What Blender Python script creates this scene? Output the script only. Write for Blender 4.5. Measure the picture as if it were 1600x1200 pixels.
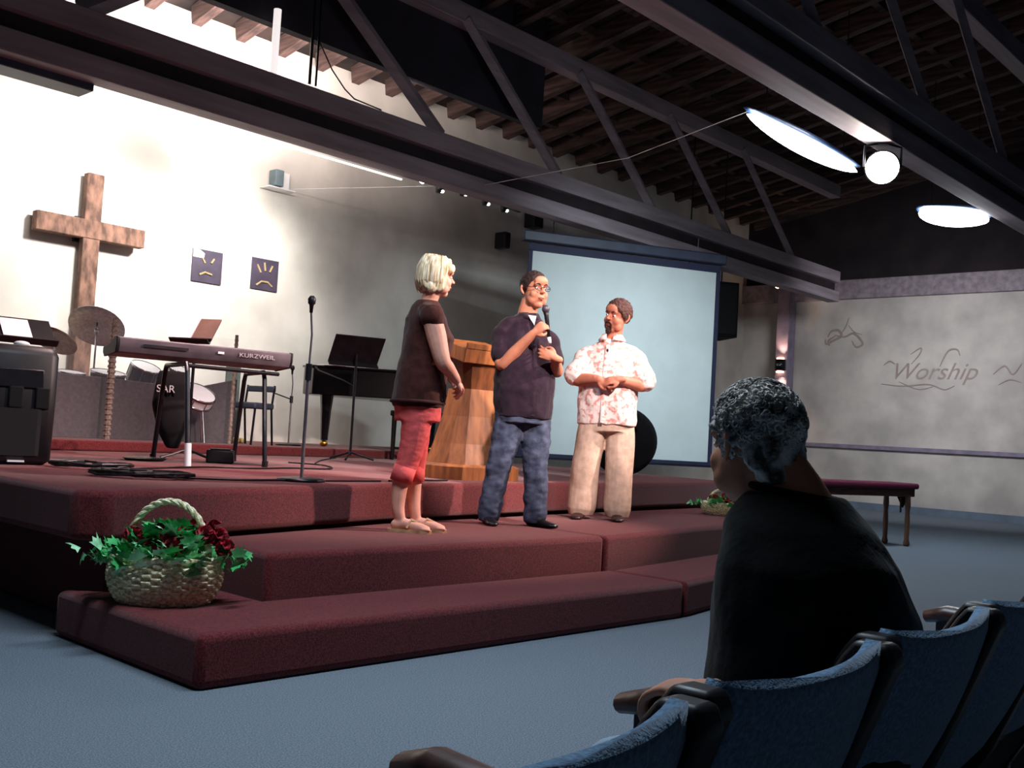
import bpy, bmesh, math, random
import numpy as np
from math import sin, cos, pi, radians, atan2, sqrt
from mathutils import Vector, Matrix, Euler, noise
random.seed(7)
SC = bpy.context.scene
COL = SC.collection
for o in list(bpy.data.objects): bpy.data.objects.remove(o)

# ------------------------------------------------------------ camera
cam_d = bpy.data.cameras.new('camera'); cam = bpy.data.objects.new('camera', cam_d); COL.objects.link(cam)
cam_d.lens = 36.45; cam_d.sensor_width = 36; cam_d.sensor_fit = 'HORIZONTAL'
cam_d.clip_start = .05; cam_d.clip_end = 200
cam.matrix_world = (Matrix.Translation((0, 0, 1.06)) @ Matrix.Rotation(radians(42.8-90), 4, 'Z')
                    @ Matrix.Rotation(radians(92.9), 4, 'X') @ Matrix.Rotation(radians(3.32), 4, 'Z'))
SC.camera = cam
SC.view_settings.view_transform = 'Standard'; SC.view_settings.look = 'None'
SC.view_settings.gamma = 1; SC.view_settings.use_curve_mapping = False
SC.view_settings.exposure = 0.0

# ------------------------------------------------------------ world + lights
W = bpy.data.worlds.new('world'); SC.world = W; W.use_nodes = True
W.node_tree.nodes['Background'].inputs[0].default_value = (.50, .60, .78, 1)
W.node_tree.nodes['Background'].inputs[1].default_value = .026

def look(o, tgt):
    o.rotation_euler = (Vector(tgt)-o.location).to_track_quat('-Z', 'Y').to_euler()
def area(name, loc, tgt, sx, sy, e, col, spread=180):
    d = bpy.data.lights.new(name, 'AREA'); d.shape = 'RECTANGLE'; d.size = sx; d.size_y = sy; d.energy = e; d.color = col
    d.spread = radians(spread)
    o = bpy.data.objects.new(name, d); COL.objects.link(o); o.location = loc; look(o, tgt); return o
def spot(name, loc, tgt, e, col, ang=50, blend=.6, r=.06):
    d = bpy.data.lights.new(name, 'SPOT'); d.energy = e; d.color = col; d.spot_size = radians(ang); d.spot_blend = blend
    d.shadow_soft_size = r
    o = bpy.data.objects.new(name, d); COL.objects.link(o); o.location = loc; look(o, tgt); return o
WARM = (1, .74, .60); COOL = (.72, .86, 1.0); NEUT = (1, .95, .90)
# cove spots behind the stage beam washing the back wall
spot('wall_wash_light', (5.3, 9.75, 4.15), (4.6, 12, 2.9), 620, NEUT, 100, .9, .15)
spot('wall_wash_light', (6.9, 9.85, 4.15), (7.0, 12, 2.7), 620, NEUT, 92, .9, .15)
area('wall_wash_light', (5.7, 9.8, 4.2), (5.8, 12, 3.6), 3.0, .1, 85, NEUT)
area('roof_glow_fill', (6.4, 9.9, 4.75), (6.6, 11.0, 6.2), 3.4, .15, 300, (1, .84, .78), 140)  # added uplight in place of light reflected onto the rafters, no lamp there
# stage key and fill spots hung on the second beam and behind the camera
spot('stage_key_light', (8.3, 1.6, 4.3), (5.5, 5.2, 1.6), 2200, (1, .74, .66), 42, .6, .10)
spot('stage_key_light', (3.6, .2, 4.4), (5.75, 5.3, 1.8), 2700, (1, .78, .72), 27, .5, .12)
spot('stage_wash_light', (4.4, 6.6, 4.2), (4.5, 7.6, .7), 850, (1, .70, .68), 95, .9, .2)
# cool white hall light, from the two pendants and from unseen sources
area('hall_light', (9.1, 4.7, 3.95), (9.1, 4.7, 0), 2.0, .2, 75, COOL)
area('screen_fill', (9.6, 5.4, 4.3), (11.6, 8.8, 1.9), 1.0, .3, 42, (.80, .93, 1), 80)  # added to brighten the screen, belongs to no fixture
area('hall_light', (12.75, 4.7, 3.9), (12.75, 4.7, 0), 1.0, .5, 60, COOL)
area('hall_light', (16.0, 6.2, 4.2), (20.5, 7.6, 2.2), 1.6, .4, 72, (.9, .93, 1), 110)  # aimed at the right wall, no fixture built here
area('hall_light', (2.6, 3.0, 4.6), (2.6, 3.2, 0), 2.2, .3, 150, COOL, 150)  # unseen lamp, placed for how it lights floor and steps

# ------------------------------------------------------------ materials
def lin(h):
    if isinstance(h, str):
        h = h.lstrip('#'); c = [int(h[i:i+2], 16)/255 for i in (0, 2, 4)]
    else: c = h
    return [(x/12.92 if x <= .04045 else ((x+.055)/1.055)**2.4) for x in c]
MATS = {}
def mat(name, hexc, rough=.7, var=.12, scale=8, metal=0, bump=0, bscale=40, hex2=None, spec=.4, emit=None, es=0, alpha=None, sheen=0, stretch=None, wave=None, detail=4):
    if name in MATS: return MATS[name]
    m = bpy.data.materials.new(name); m.use_nodes = True; nt = m.node_tree; N = nt.nodes; L = nt.links
    b = N['Principled BSDF']; c = lin(hexc)
    b.inputs['Roughness'].default_value = rough; b.inputs['Metallic'].default_value = metal
    b.inputs['Specular IOR Level'].default_value = spec
    if sheen: b.inputs['Sheen Weight'].default_value = sheen; b.inputs['Sheen Roughness'].default_value = .5
    tc = N.new('ShaderNodeTexCoord'); mp = N.new('ShaderNodeMapping'); L.new(tc.outputs['Object'], mp.inputs[0])
    if stretch: mp.inputs['Scale'].default_value = stretch
    nz = N.new('ShaderNodeTexNoise'); nz.inputs['Scale'].default_value = scale; nz.inputs['Detail'].default_value = detail
    L.new(mp.outputs[0], nz.inputs['Vector'])
    mix = N.new('ShaderNodeMix'); mix.data_type = 'RGBA'
    c2 = lin(hex2) if hex2 else [max(0, x*(1-var*2)) for x in c]
    mix.inputs[6].default_value = (*[min(1, x*(1+var)) for x in c], 1); mix.inputs[7].default_value = (*c2, 1)
    rmp = N.new('ShaderNodeMapRange'); rmp.inputs[1].default_value = .35; rmp.inputs[2].default_value = .65
    L.new(nz.outputs['Fac'], rmp.inputs[0]); L.new(rmp.outputs[0], mix.inputs[0]); L.new(mix.outputs[2], b.inputs['Base Color'])
    if bump:
        n2 = N.new('ShaderNodeTexNoise'); n2.inputs['Scale'].default_value = bscale; n2.inputs['Detail'].default_value = 3
        L.new(mp.outputs[0], n2.inputs['Vector'])
        bp = N.new('ShaderNodeBump'); bp.inputs['Strength'].default_value = bump; bp.inputs['Distance'].default_value = .01
        L.new(n2.outputs['Fac'], bp.inputs['Height']); L.new(bp.outputs[0], b.inputs['Normal'])
    if emit: b.inputs['Emission Color'].default_value = (*lin(emit), 1); b.inputs['Emission Strength'].default_value = es
    if alpha is not None: b.inputs['Alpha'].default_value = alpha
    MATS[name] = m; return m

M_floor = mat('blue_grey_carpet', '#767f88', .95, .2, 170, bump=.5, bscale=200, hex2='#56606a', spec=.1, detail=6)
M_maroon = mat('maroon_carpet', '#6c2a2c', .96, .22, 120, bump=.4, bscale=300, hex2='#4a1a1d', spec=.08, sheen=.2)
M_wall = mat('mottled_plaster', '#d8d4cc', .9, .06, .9, bump=.25, bscale=6, hex2='#b9b5ae', spec=.15)
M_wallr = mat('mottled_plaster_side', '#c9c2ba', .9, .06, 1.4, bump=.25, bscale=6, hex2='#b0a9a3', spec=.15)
M_trim = mat('mauve_wood_trim', '#8a7f92', .6, .12, 5)
M_beam = mat('taupe_painted_beam', '#93868d', .6, .14, 3, stretch=(.3, 3, 3))
M_beamdk = mat('shaded_beam_recess', '#2a2026', .8, .2, 3)  # shade inside the beam recess put into the colour
M_fascia = mat('dark_blue_fascia', '#27242e', .85, .2, 2)
M_raft = mat('rough_rafter_wood', '#56423e', .8, .25, 3, stretch=(6, .6, 6), hex2='#332725')
M_deck = mat('dark_roof_deck', '#2e2321', .9, .3, 2, hex2='#191313')
M_black = mat('black_plastic', '#17151a', .45, .2, 10)
M_blackm = mat('black_metal', '#1c1b22', .35, .15, 10, metal=.4)
M_lacq = mat('piano_black_lacquer', '#0c0b0e', .18, .1, 5, spec=.6)
M_chrome = mat('chrome', '#c9ccd6', .18, .1, 8, metal=1)
M_brass = mat('brass', '#c79b45', .3, .1, 8, metal=1)
M_cymb = mat('cymbal_bronze', '#cfc9cc', .5, .12, 30, metal=.2)
M_wood = mat('oak_lectern_wood', '#9c6236', .5, .2, 4, stretch=(5, 5, .6), hex2='#7a4826', bump=.1, bscale=20)
M_cross = mat('rough_cross_wood', '#6f5245', .85, .25, 5, stretch=(3, 3, 1.2), hex2='#4a352c', bump=.5, bscale=18)
M_screen = mat('projection_screen_fabric', '#c2cccb', .8, .03, 2)
M_navy = mat('navy_border', '#1b1f3c', .7, .1, 5)
M_skin = mat('fair_skin', '#e0a18c', .55, .08, 9, spec=.3, bump=.05, bscale=90)
M_skin2 = mat('tan_skin', '#c98468', .55, .08, 9, spec=.3, bump=.05, bscale=90)
M_skin3 = mat('ruddy_skin', '#bf7660', .55, .08, 9, spec=.3, bump=.05, bscale=90)
M_skin4 = mat('weathered_skin', '#c08468', .6, .12, 9, spec=.3, bump=.05, bscale=90)
M_lips = mat('lip_skin', '#a34e4c', .5, .08, 9)
M_eye = mat('eye_white', '#e8e2da', .3, .03, 9)
M_iris = mat('dark_iris', '#2b1a14', .3, .03, 9)
M_wicker = mat('pale_wicker', '#fbeccb', .7, .2, 60, hex2='#c4a878', bump=.3, bscale=120)
M_leaf = mat('ivy_leaf', '#43b060', .5, .3, 14, hex2='#227a42')
M_leaf2 = mat('pale_ivy_leaf', '#b4e6be', .5, .3, 14, hex2='#5cbf78')
M_flower = mat('red_flower', '#a91d30', .6, .3, 30, hex2='#6e0f1c')
M_blue = mat('blue_upholstery', '#6f93b4', .92, .12, 150, bump=.3, bscale=300, hex2='#557390', spec=.1, sheen=.3)
M_dkwood = mat('dark_stained_wood', '#4a2c26', .4, .25, 6, stretch=(1, 5, 5))
M_white = mat('white_paint', '#e8e8ea', .5, .03, 5)
M_paper = mat('white_paper', '#e6e6ee', .8, .02, 5)

# ------------------------------------------------------------ mesh helpers
class MB:
    def __init__(s): s.v = []; s.f = []
    def add(s, vs, fs):
        n = len(s.v); s.v += [Vector(v) for v in vs]; s.f += [tuple(i+n for i in f) for f in fs]; return s
    def box(s, c, d, rot=None):
        hx, hy, hz = d[0]/2, d[1]/2, d[2]/2
        vs = [Vector((x*hx, y*hy, z*hz)) for x in (-1, 1) for y in (-1, 1) for z in (-1, 1)]
        R = (Euler(rot).to_matrix() if isinstance(rot, (tuple, list)) else rot) if rot is not None else Matrix.Identity(3)
        return s.add([R @ v + Vector(c) for v in vs], [(0, 1, 3, 2), (4, 6, 7, 5), (0, 4, 5, 1), (2, 3, 7, 6), (0, 2, 6, 4), (1, 5, 7, 3)])
    def rings(s, rs, cap=True, closed=False):
        n = len(rs[0]); vs = [v for r in rs for v in r]; fs = []
        m = len(rs)
        for i in range(m if closed else m-1):
            for j in range(n):
                a = i*n+j; b = i*n+(j+1) % n; c = ((i+1) % m)*n+(j+1) % n; d = ((i+1) % m)*n+j
                fs.append((a, b, c, d))
        if cap and not closed: fs += [tuple(range(n))[::-1], tuple(range((m-1)*n, m*n))]
        return s.add(vs, fs)
    def tube(s, pts, r, n=10, rend=True, flat=None):
        pts = [Vector(p) for p in pts]; m = len(pts)
        rad = r if isinstance(r, (list, tuple)) else [r]*m
        rs = []; prev = None
        for i, p in enumerate(pts):
            t = (pts[min(i+1, m-1)]-pts[max(i-1, 0)]).normalized()
            if prev is None:
                u = t.orthogonal().normalized() if flat is None else (Vector(flat)-t*Vector(flat).dot(t)).normalized()
            else: u = (prev-t*prev.dot(t)).normalized()
            prev = u; w = t.cross(u)
            ra = rad[i] if isinstance(rad[i], (list, tuple)) else (rad[i], rad[i])
            rs.append([p+u*cos(2*pi*k/n)*ra[0]+w*sin(2*pi*k/n)*ra[1] for k in range(n)])
        return s.rings(rs)
    def limb(s, pts, rad, n=14):
        """smooth tapered limb with round ends"""
        P = [Vector(p) for p in pts]; R = list(rad); out = []; ro = []
        m = len(P)
        for i in range(m-1):
            p0, p1, p2, p3 = P[max(i-1, 0)], P[i], P[i+1], P[min(i+2, m-1)]
            r0, r1, r2, r3 = R[max(i-1, 0)], R[i], R[i+1], R[min(i+2, m-1)]
            for k in range(6):
                t = k/6
                f = lambda a, b, c, d: .5*((2*b)+(c-a)*t+(2*a-5*b+4*c-d)*t*t+(3*b-a-3*c+d)*t**3)
                out.append(f(p0, p1, p2, p3)); ro.append(max(.002, r1+(r2-r1)*t))
        out.append(P[-1]); ro.append(R[-1])
        a = (out[0]-out[1]).normalized(); b = (out[-1]-out[-2]).normalized()
        pre = [(out[0]+a*ro[0]*sin(th), ro[0]*cos(th)+1e-4) for th in (1.5, 1.1, .6)]
        post = [(out[-1]+b*ro[-1]*sin(th), ro[-1]*cos(th)+1e-4) for th in (.6, 1.1, 1.5)]
        out = [p for p, _ in pre]+out+[p for p, _ in post]; ro = [r for _, r in pre]+ro+[r for _, r in post]
        return s.tube(out, ro, n)
    def cyl(s, a, b, r0, r1=None, n=16): return s.tube([a, b], [r0, r0 if r1 is None else r1], n)
    def ell(s, c, r, rot=None, n=16, m=10):
        R = (Euler(rot).to_matrix() if isinstance(rot, (tuple, list)) else rot) if rot is not None else Matrix.Identity(3)
        if not isinstance(r, (tuple, list)): r = (r, r, r)
        rs = []
        for i in range(m+1):
            th = pi*(i/m)*.998+.003
            rs.append([R @ Vector((r[0]*sin(th)*cos(2*pi*k/n), r[1]*sin(th)*sin(2*pi*k/n), -r[2]*cos(th)))+Vector(c) for k in range(n)])
        return s.rings(rs)
    def lathe(s, prof, c=(0, 0, 0), n=24, R=None, cap=True):
        R = R or Matrix.Identity(3)
        return s.rings([[R @ Vector((r*cos(2*pi*k/n), r*sin(2*pi*k/n), z))+Vector(c) for k in range(n)] for r, z in prof], cap)
    def prism(s, poly, z0, z1):
        n = len(poly)
        return s.add([(x, y, z0) for x, y in poly]+[(x, y, z1) for x, y in poly],
                     [tuple(range(n))[::-1], tuple(range(n, 2*n))]+[(i, (i+1) % n, n+(i+1) % n, n+i) for i in range(n)])
    def loft(s, secs, n=28, e=2.3):
        """secs: (center, rx, ry, yaw) horizontal superellipses; optional tilt handled by centres"""
        rs = []
        for sec in secs:
            c, rx, ry, yaw = sec[:4]; tl = sec[4] if len(sec) > 4 else 0
            ring = []
            for k in range(n):
                a = 2*pi*k/n; x = math.copysign(abs(cos(a))**(2/e), cos(a))*rx; y = math.copysign(abs(sin(a))**(2/e), sin(a))*ry
                v = Vector((x, y, 0))
                if tl: v = Matrix.Rotation(tl, 3, 'X') @ v
                v = Matrix.Rotation(yaw, 3, 'Z') @ v
                ring.append(v+Vector(c))
            rs.append(ring)
        return s.rings(rs)
    def xf(s, M):
        s.v = [M @ v for v in s.v]; return s
    def merge(s, o): return s.add(o.v, o.f)
    def obj(s, name, m, parent=None, smooth=False, bevel=0, seg=2, loc=None, auto=None):
        me = bpy.data.meshes.new(name); me.from_pydata([tuple(v) for v in s.v], [], s.f); me.update()
        bm = bmesh.new(); bm.from_mesh(me); bmesh.ops.recalc_face_normals(bm, faces=bm.faces); bm.to_mesh(me); bm.free()
        me.materials.append(m)
        o = bpy.data.objects.new(name, me); COL.objects.link(o)
        if parent: o.parent = parent
        if loc is not None: o.location = loc
        if smooth or bevel:
            for p in me.polygons: p.use_smooth = True
            if not smooth or bevel: me.set_sharp_from_angle(angle=radians(35))
            if auto: me.set_sharp_from_angle(angle=radians(auto))
        if bevel:
            bv = o.modifiers.new('b', 'BEVEL'); bv.width = bevel; bv.segments = seg; bv.limit_method = 'ANGLE'
        return o

def fuse(mb, name, m, parent=None, vox=.008, smooth=3, disp=None, zmin=None):
    """voxel-fuse overlapping volumes to one continuous surface"""
    t = mb.obj('tmp', m)
    r = t.modifiers.new('r', 'REMESH'); r.mode = 'VOXEL'; r.voxel_size = vox
    if smooth:
        s = t.modifiers.new('s', 'SMOOTH'); s.iterations = smooth; s.factor = .6
    bpy.context.view_layer.update()
    me = bpy.data.meshes.new_from_object(t.evaluated_get(bpy.context.evaluated_depsgraph_get()))
    old = t.data; bpy.data.objects.remove(t); bpy.data.meshes.remove(old)
    if disp:
        nrm = [v.normal.copy() for v in me.vertices]
        for v, nn in zip(me.vertices, nrm): v.co = v.co + nn*disp(v.co)
    if zmin is not None:
        for v in me.vertices: v.co.z = max(v.co.z, zmin)
    for p in me.polygons: p.use_smooth = True
    me.name = name; me.materials.clear(); me.materials.append(m)
    o = bpy.data.objects.new(name, me); COL.objects.link(o)
    if parent: o.parent = parent
    return o

def empty(name, loc=(0, 0, 0), rz=0, label=None, cat=None, group=None):
    o = bpy.data.objects.new(name, None); COL.objects.link(o); o.location = loc; o.rotation_euler = (0, 0, rz); o.empty_display_size = .1
    return tag(o, label, cat, group)
def tag(o, label=None, cat=None, group=None):
    if label: o['label'] = label
    if cat: o['category'] = cat
    if group: o['group'] = group
    return o
def struct(o): o['kind'] = 'structure'; return o
def copy_tree(o, parent=None):
    c = o.copy(); COL.objects.link(c); c.parent = parent
    for ch in list(o.children): copy_tree(ch, c)
    return c
def text_mesh(name, s, size, m, M, parent=None, depth=.004, shear=0):
    cu = bpy.data.curves.new('t', 'FONT'); cu.body = s; cu.size = size; cu.extrude = depth; cu.shear = shear; cu.align_x = 'LEFT'
    t = bpy.data.objects.new('t', cu); COL.objects.link(t); bpy.context.view_layer.update()
    me = bpy.data.meshes.new_from_object(t.evaluated_get(bpy.context.evaluated_depsgraph_get()))
    bpy.data.objects.remove(t); me.transform(M); me.materials.clear(); me.materials.append(m); me.name = name
    o = bpy.data.objects.new(name, me); COL.objects.link(o); o.parent = parent
    return o

# ============================================================ ROOM SHELL
struct(MB().box((8.2, 4.2, -.05), (25.2, 16.4, .1)).obj('floor', M_floor))
struct(MB().box((10.8, 12.1, 3.2), (19.9, .2, 6.4)).obj('wall_back', M_wall))
struct(MB().box((20.6, 4.2, 2.2), (.2, 16.4, 4.4)).obj('wall_right', M_wallr))
M_upper = mat('dark_upper_boards', '#241d20', .9, .2, 2)
struct(MB().box((20.62, 4.2, 6.8), (.16, 16.4, 4.4)).obj('wall_right_upper', M_upper))
SL = .18
def roofz(y): return 6.22+(12-y)*SL
ang = -math.atan(SL)
struct(MB().box((10.7, 4.2, roofz(4.2)+.06), (20.2, 16.8, .12), (ang, 0, 0)).obj('ceiling', M_deck))
for i in range(28):
    x = 3.35+i*.635
    r = MB().box((0, 0, 0), (.13, 16.2, .24), (ang, 0, 0)).obj('ceiling_rafter', M_raft, loc=(x, 3.85, roofz(3.85)-.15)); struct(r)
for i in range(9):
    y = 11.2-i*.75
    struct(MB().box((10.7, y, roofz(y)-.09), (19.5, .09, .13), (ang, 0, 0)).obj('ceiling_purlin', M_raft))
struct(MB().box((6.0, 9.32, 6.1), (8.6, .12, 1.72)).obj('ceiling_fascia', M_fascia))

def truss(n, y, x0, x1, feet, label):
    t = empty('trim_%d' % n, (x0, y, 4.3), 0); struct(t)
    L = x1-x0
    MB().box((L/2, 0, .21), (L, .22, .22)).obj('upper_plank', M_beam, t, bevel=.008)
    MB().box((L/2, .06, .02), (L, .12, .18)).obj('recess', M_beamdk, t)
    MB().box((L/2, .02, -.17), (L, .24, .20)).obj('lower_plank', M_beam, t, bevel=.008)
    MB().box((L/2, .06, 1.9 if n == 1 else 1.8), (L, .20, .24)).obj('top_chord', M_beam, t, bevel=.008)
    for a, b in feet:
        MB().tube([(a-x0, -.02, .30), (b-x0, -.02, 1.85)], [(.10, .05)]*2, 4, flat=(1, 0, 0)).obj('web_brace', M_beam, t)
    return t
truss(1, 9.1, 2.0, 18.9, [(3.9, 5.9), (8.3, 6.2), (10.5, 8.6), (12.7, 10.8), (14.9, 13.0), (17.1, 15.2)], '')
truss(2, 4.1, 2.0, 20.4, [(8.0, 6.2), (10.4, 8.5), (12.8, 10.9), (15.2, 13.3), (17.6, 15.7), (20, 18.1)], '')
# white moulding, given its own glow, under the stage beam and dark light trough at its left
struct(MB().box((5.9, 9.28, 4.01), (4.0, .02, .018)).obj('trim_3', mat('glow_strip', '#ffffff', .5, 0, 5, emit='#fffaf4', es=2.2)))
b = MB().box((2.98, 9.35, 4.03), (2.3, .30, .13)).obj('light_trough', mat('dark_blue_metal', '#2c3346', .5, .1, 5), bevel=.01)
tag(b, 'dark blue metal light trough hung under left end of the stage beam', 'light fixture')
l = MB().box((2.98, 9.515, 4.03), (2.2, .03, .06)).obj('light_tube', mat('lit_tube', '#ffffff', .4, 0, 5, emit='#ffffff', es=6), b)
# right wall trims
struct(MB().box((20.44, 4.2, 4.52), (.14, 16.4, .40)).obj('trim_4', M_beam, bevel=.01))
struct(MB().box((20.47, 4.2, 1.26), (.06, 16.4, .085)).obj('trim_5', M_trim, bevel=.008))
struct(MB().box((20.47, 4.2, .07), (.05, 16.4, .14)).obj('baseboard_right', mat('blue_baseboard', '#6c7b8c', .6, .08, 4)))
struct(MB().box((15.4, 11.96, .07), (10.1, .06, .14)).obj('baseboard_back', mat('blue_baseboard', '#6c7b8c')))
col = MB().box((20.3, 10.85, 2.32), (.3, .3, 4.64)).obj('support_column', M_trim, bevel=.015)
tag(col, 'mauve painted square column between back corner and the lettered wall', 'column')

# ============================================================ STAGE
def block(name, slabs, label, cat, m=None, bev=.035):
    e = None
    for i, (poly, z0, z1) in enumerate(slabs):
        o = MB().prism(poly, z0, z1).obj(name if i == 0 else 'base', m or M_maroon, e, bevel=bev, seg=4)
        if i == 0: e = o; tag(o, label, cat)
    return e
front = [(2.2, 4.78), (2.32, 4.66), (3.5, 4.97), (4.5, 5.25), (6.4, 5.53), (9.2, 5.83), (10.0, 5.98), (10.22, 6.12)]
stage = block('stage', [(front+[(10.4, 7.2), (10.7, 11.98), (2.2, 11.98)], .46, .70),
                ([(2.45, 4.9), (3.5, 5.08), (4.5, 5.36), (6.4, 5.64), (9.2, 5.94), (10.1, 6.2), (10.3, 7.2), (10.6, 11.98), (2.45, 11.98)], 0, .46)],
      'maroon carpeted main stage with overhanging front edge carrying keyboard and lectern', 'stage')
block('stage_riser', [([(2.3, 9.1), (6.5, 9.6), (8.2, 9.7), (10.0, 10.2), (10.5, 11.97), (2.3, 11.97)], .70, .80)],
      'low maroon carpeted riser along the back wall under piano and drums', 'stage riser', bev=.02)
block('stage_step', [([(2.21, 3.62), (5.54, 3.57), (5.54, 4.17), (2.88, 4.19), (2.88, 4.80), (2.40, 4.72), (2.21, 4.9)], 0, .22)],
      'lowest maroon carpeted step holding the big flower basket at its left end', 'step')
block('stage_step', [([(5.56, 3.57), (7.2, 3.86), (9.2, 4.4), (9.9, 5.0), (9.9, 5.9), (9.2, 5.85), (9.2, 4.95), (8.6, 4.70), (7.76, 4.50), (5.56, 4.16)], 0, .22)],
      'lowest maroon step section right of the seam, running behind the seated man', 'step')
block('stage_step', [([(2.9, 4.20), (5.50, 4.18), (5.50, 5.42), (4.5, 5.27), (3.5, 5.0), (2.9, 4.85)], 0, .44)],
      'upper maroon carpeted step on which the woman and the man with microphone stand', 'step')
block('stage_step', [([(5.52, 4.18), (7.76, 4.52), (8.6, 4.72), (9.0, 4.86), (9.18, 5.1), (9.18, 5.84), (6.4, 5.55), (5.52, 5.42)], 0, .44)],
      'upper maroon step section right of the seam under the man in the patterned shirt', 'step')

# ============================================================ WALL THINGS
c = empty('wooden_cross', (5.41, 11.98, .8), 0, 'large rough brown wooden cross mounted on the white back wall', 'cross')
MB().box((0, -.12, 1.52), (.20, .12, 3.04)).obj('upright', M_cross, c, bevel=.012)
MB().box((.0, -.125, 2.38), (1.30, .13, .22)).obj('crossbar', M_cross, c, bevel=.012)
MB().box((0, -.03, 2.38), (.3, .06, .3)).obj('wall_bracket', M_black, c)
M_post = mat('purple_poster', '#453c4e', .6, .15, 4)
M_gold = mat('gold_ink', '#a8926c', .6, .1, 8)
def poster(x, z, w, h, marks, label):
    e = MB().box((0, 0, 0), (w, .012, h)).obj('poster', M_post, loc=(x, 11.985, z)); tag(e, label, 'poster')
    for m in marks: MB().tube([(a, -.012, b) for a, b in m], .014, 6).obj('printed_mark', M_gold, e)
    return e
p = poster(7.03, 3.02, .43, .42, [[(-.08, .10), (-.04, .04)], [(.05, .05), (.09, .11)], [(-.11, -.12), (-.03, -.08), (.07, -.10)]],
       'purple poster with gold marks and pale torn corner, left of the wall pair')
MB().prism([(-.215, .1), (-.06, .1), (-.05, .16), (-.12, .2), (-.215, .215)], 0, .004).xf(Matrix.Translation((0, -.007, 0)) @ Matrix.Rotation(pi/2, 4, 'X')).obj('pale_corner', M_paper, p)
poster(7.9, 3.05, .42, .42, [[(-.13, .12), (-.07, .02)], [(-.02, .16), (.0, .05)], [(.07, .04), (.11, .13)], [(-.13, -.16), (-.05, -.10), (.05, -.10), (.12, -.15)]],
       'purple poster with gold strokes over a pale arch, right of the wall pair')
s = MB().box((0, -.09, 0), (.13, .16, .22)).obj('wall_speaker', mat('grey_plastic', '#6c7f86', .6, .1, 5), loc=(7.92, 11.98, 4.36), bevel=.01)
tag(s, 'small grey wall speaker on white bracket high above the posters', 'speaker')
MB().box((.14, -.04, 0), (.16, .06, .22)).obj('bracket', M_white, s); MB().box((.02, -.12, -.15), (.42, .2, .015)).obj('shelf', M_white, s)
tag(MB().tube([(8.15, 11.85, 4.26), (9.0, 9.0, 4.15), (9.0, 6.8, 4.18), (8.0, 4.68, 4.08)], .004, 5).obj('strung_wire', M_white), 'thin pale wire strung from small wall speaker across the hall to hanging lamp', 'wire')
for (x, z, w, h, lb) in ((13.1, 4.85, .24, .40, 'black wall speaker high on the dark wall above the screen corner'), (12.35, 4.30, .13, .27, 'tiny black box speaker on wall left of the projection screen')):
    s = MB().box((0, -.14, 0), (w, .24, h)).obj('wall_speaker', M_black, loc=(x, 11.98, z), bevel=.012); tag(s, lb, 'speaker')
    MB().box((0, -.265, 0), (w*.82, .01, h*.82)).obj('grille', mat('speaker_grille', '#0d0c10', .8, .1, 50), s)

# hung speaker cluster
s = MB().box((0, 0, 0), (.95, .7, .92)).obj('hanging_speaker', mat('matte_black', '#060507', .9, .1, 5), loc=(14.9, 9.5, 3.37), bevel=.02)
s.rotation_euler = (0, 0, radians(-35)); tag(s, 'big black loudspeaker cluster hung from beam right of the screen', 'speaker')
MB().box((0, -.36, 0), (.86, .02, .82)).obj('grille', mat('speaker_grille', '#0d0c10'), s)
for dx in (-.3, .3): MB().cyl((dx, 0, .46), (dx, 0, 3.05), .012).obj('hanging_rod', M_blackm, s)

# projection screen, hung at an angle
e = empty('projection_screen', (10.43, 9.42, .80), radians(-28), 'large pale grey projection screen with dark border hung behind the men', 'screen')
WS, HS = 2.86, 2.78
MB().box((WS/2, 0, HS/2+.05), (WS, .012, HS)).obj('screen_fabric', M_screen, e)
f = MB()
f.box((WS/2, -.012, HS+.08), (WS+.12, .016, .10)); f.box((WS/2, -.012, .02), (WS+.12, .016, .07))
f.box((-.03, -.012, HS/2+.05), (.06, .016, HS)); f.box((WS+.03, -.012, HS/2+.05), (.06, .016, HS))
f.obj('border', M_navy, e)
MB().cyl((-.08, 0, .0), (WS+.08, 0, .0), .022).obj('weight_bar', M_blackm, e)
MB().box((WS/2, .03, HS+.23), (WS+.3, .14, .15)).obj('roller_housing', mat('dark_blue_metal', '#2c3346'), e, bevel=.02)
for x in (.3, WS-.3): MB().cyl((x, .03, HS+.3), (x, .03, HS+.5), .008, n=8).obj('hanging_chain', M_blackm, e)

# fresco lettering on the right wall
M_ink = mat('faded_brown_ink', '#8f7f7a', .9, .15, 6, hex2='#a3948d')
RW = Matrix(((0, 0, -1, 20.495), (-1, 0, 0, 8.62), (0, 1, 0, 2.66), (0, 0, 0, 1)))
w = text_mesh('wall_lettering', 'Worship', .47, M_ink, RW, depth=.002, shear=.42); tag(w, 'faded brown word Worship in flowing italic script on right wall', 'lettering')
def wl(pts, r):
    out = []
    P = [Vector((20.49, 8.62-a, 2.66+b)) for a, b in pts]
    for i in range(len(P)-1):
        p0, p1, p2, p3 = P[max(i-1, 0)], P[i], P[i+1], P[min(i+2, len(P)-1)]
        for k in range(5):
            t = k/5; out.append(.5*((2*p1)+(p2-p0)*t+(2*p0-5*p1+4*p2-p3)*t*t+(3*p1-p0-3*p2+p3)*t**3))
    return out+[P[-1]]
def strokes(name, L, parent=None):
    m = MB()
    for pts, r in L:
        q = wl(pts, r); m.tube(q, [(r*(.35+.65*sin(pi*(i+.5)/len(q))), .004) for i in range(len(q))], 8, flat=(0, 1, 0))
    return m.obj(name, M_ink, parent)
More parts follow.
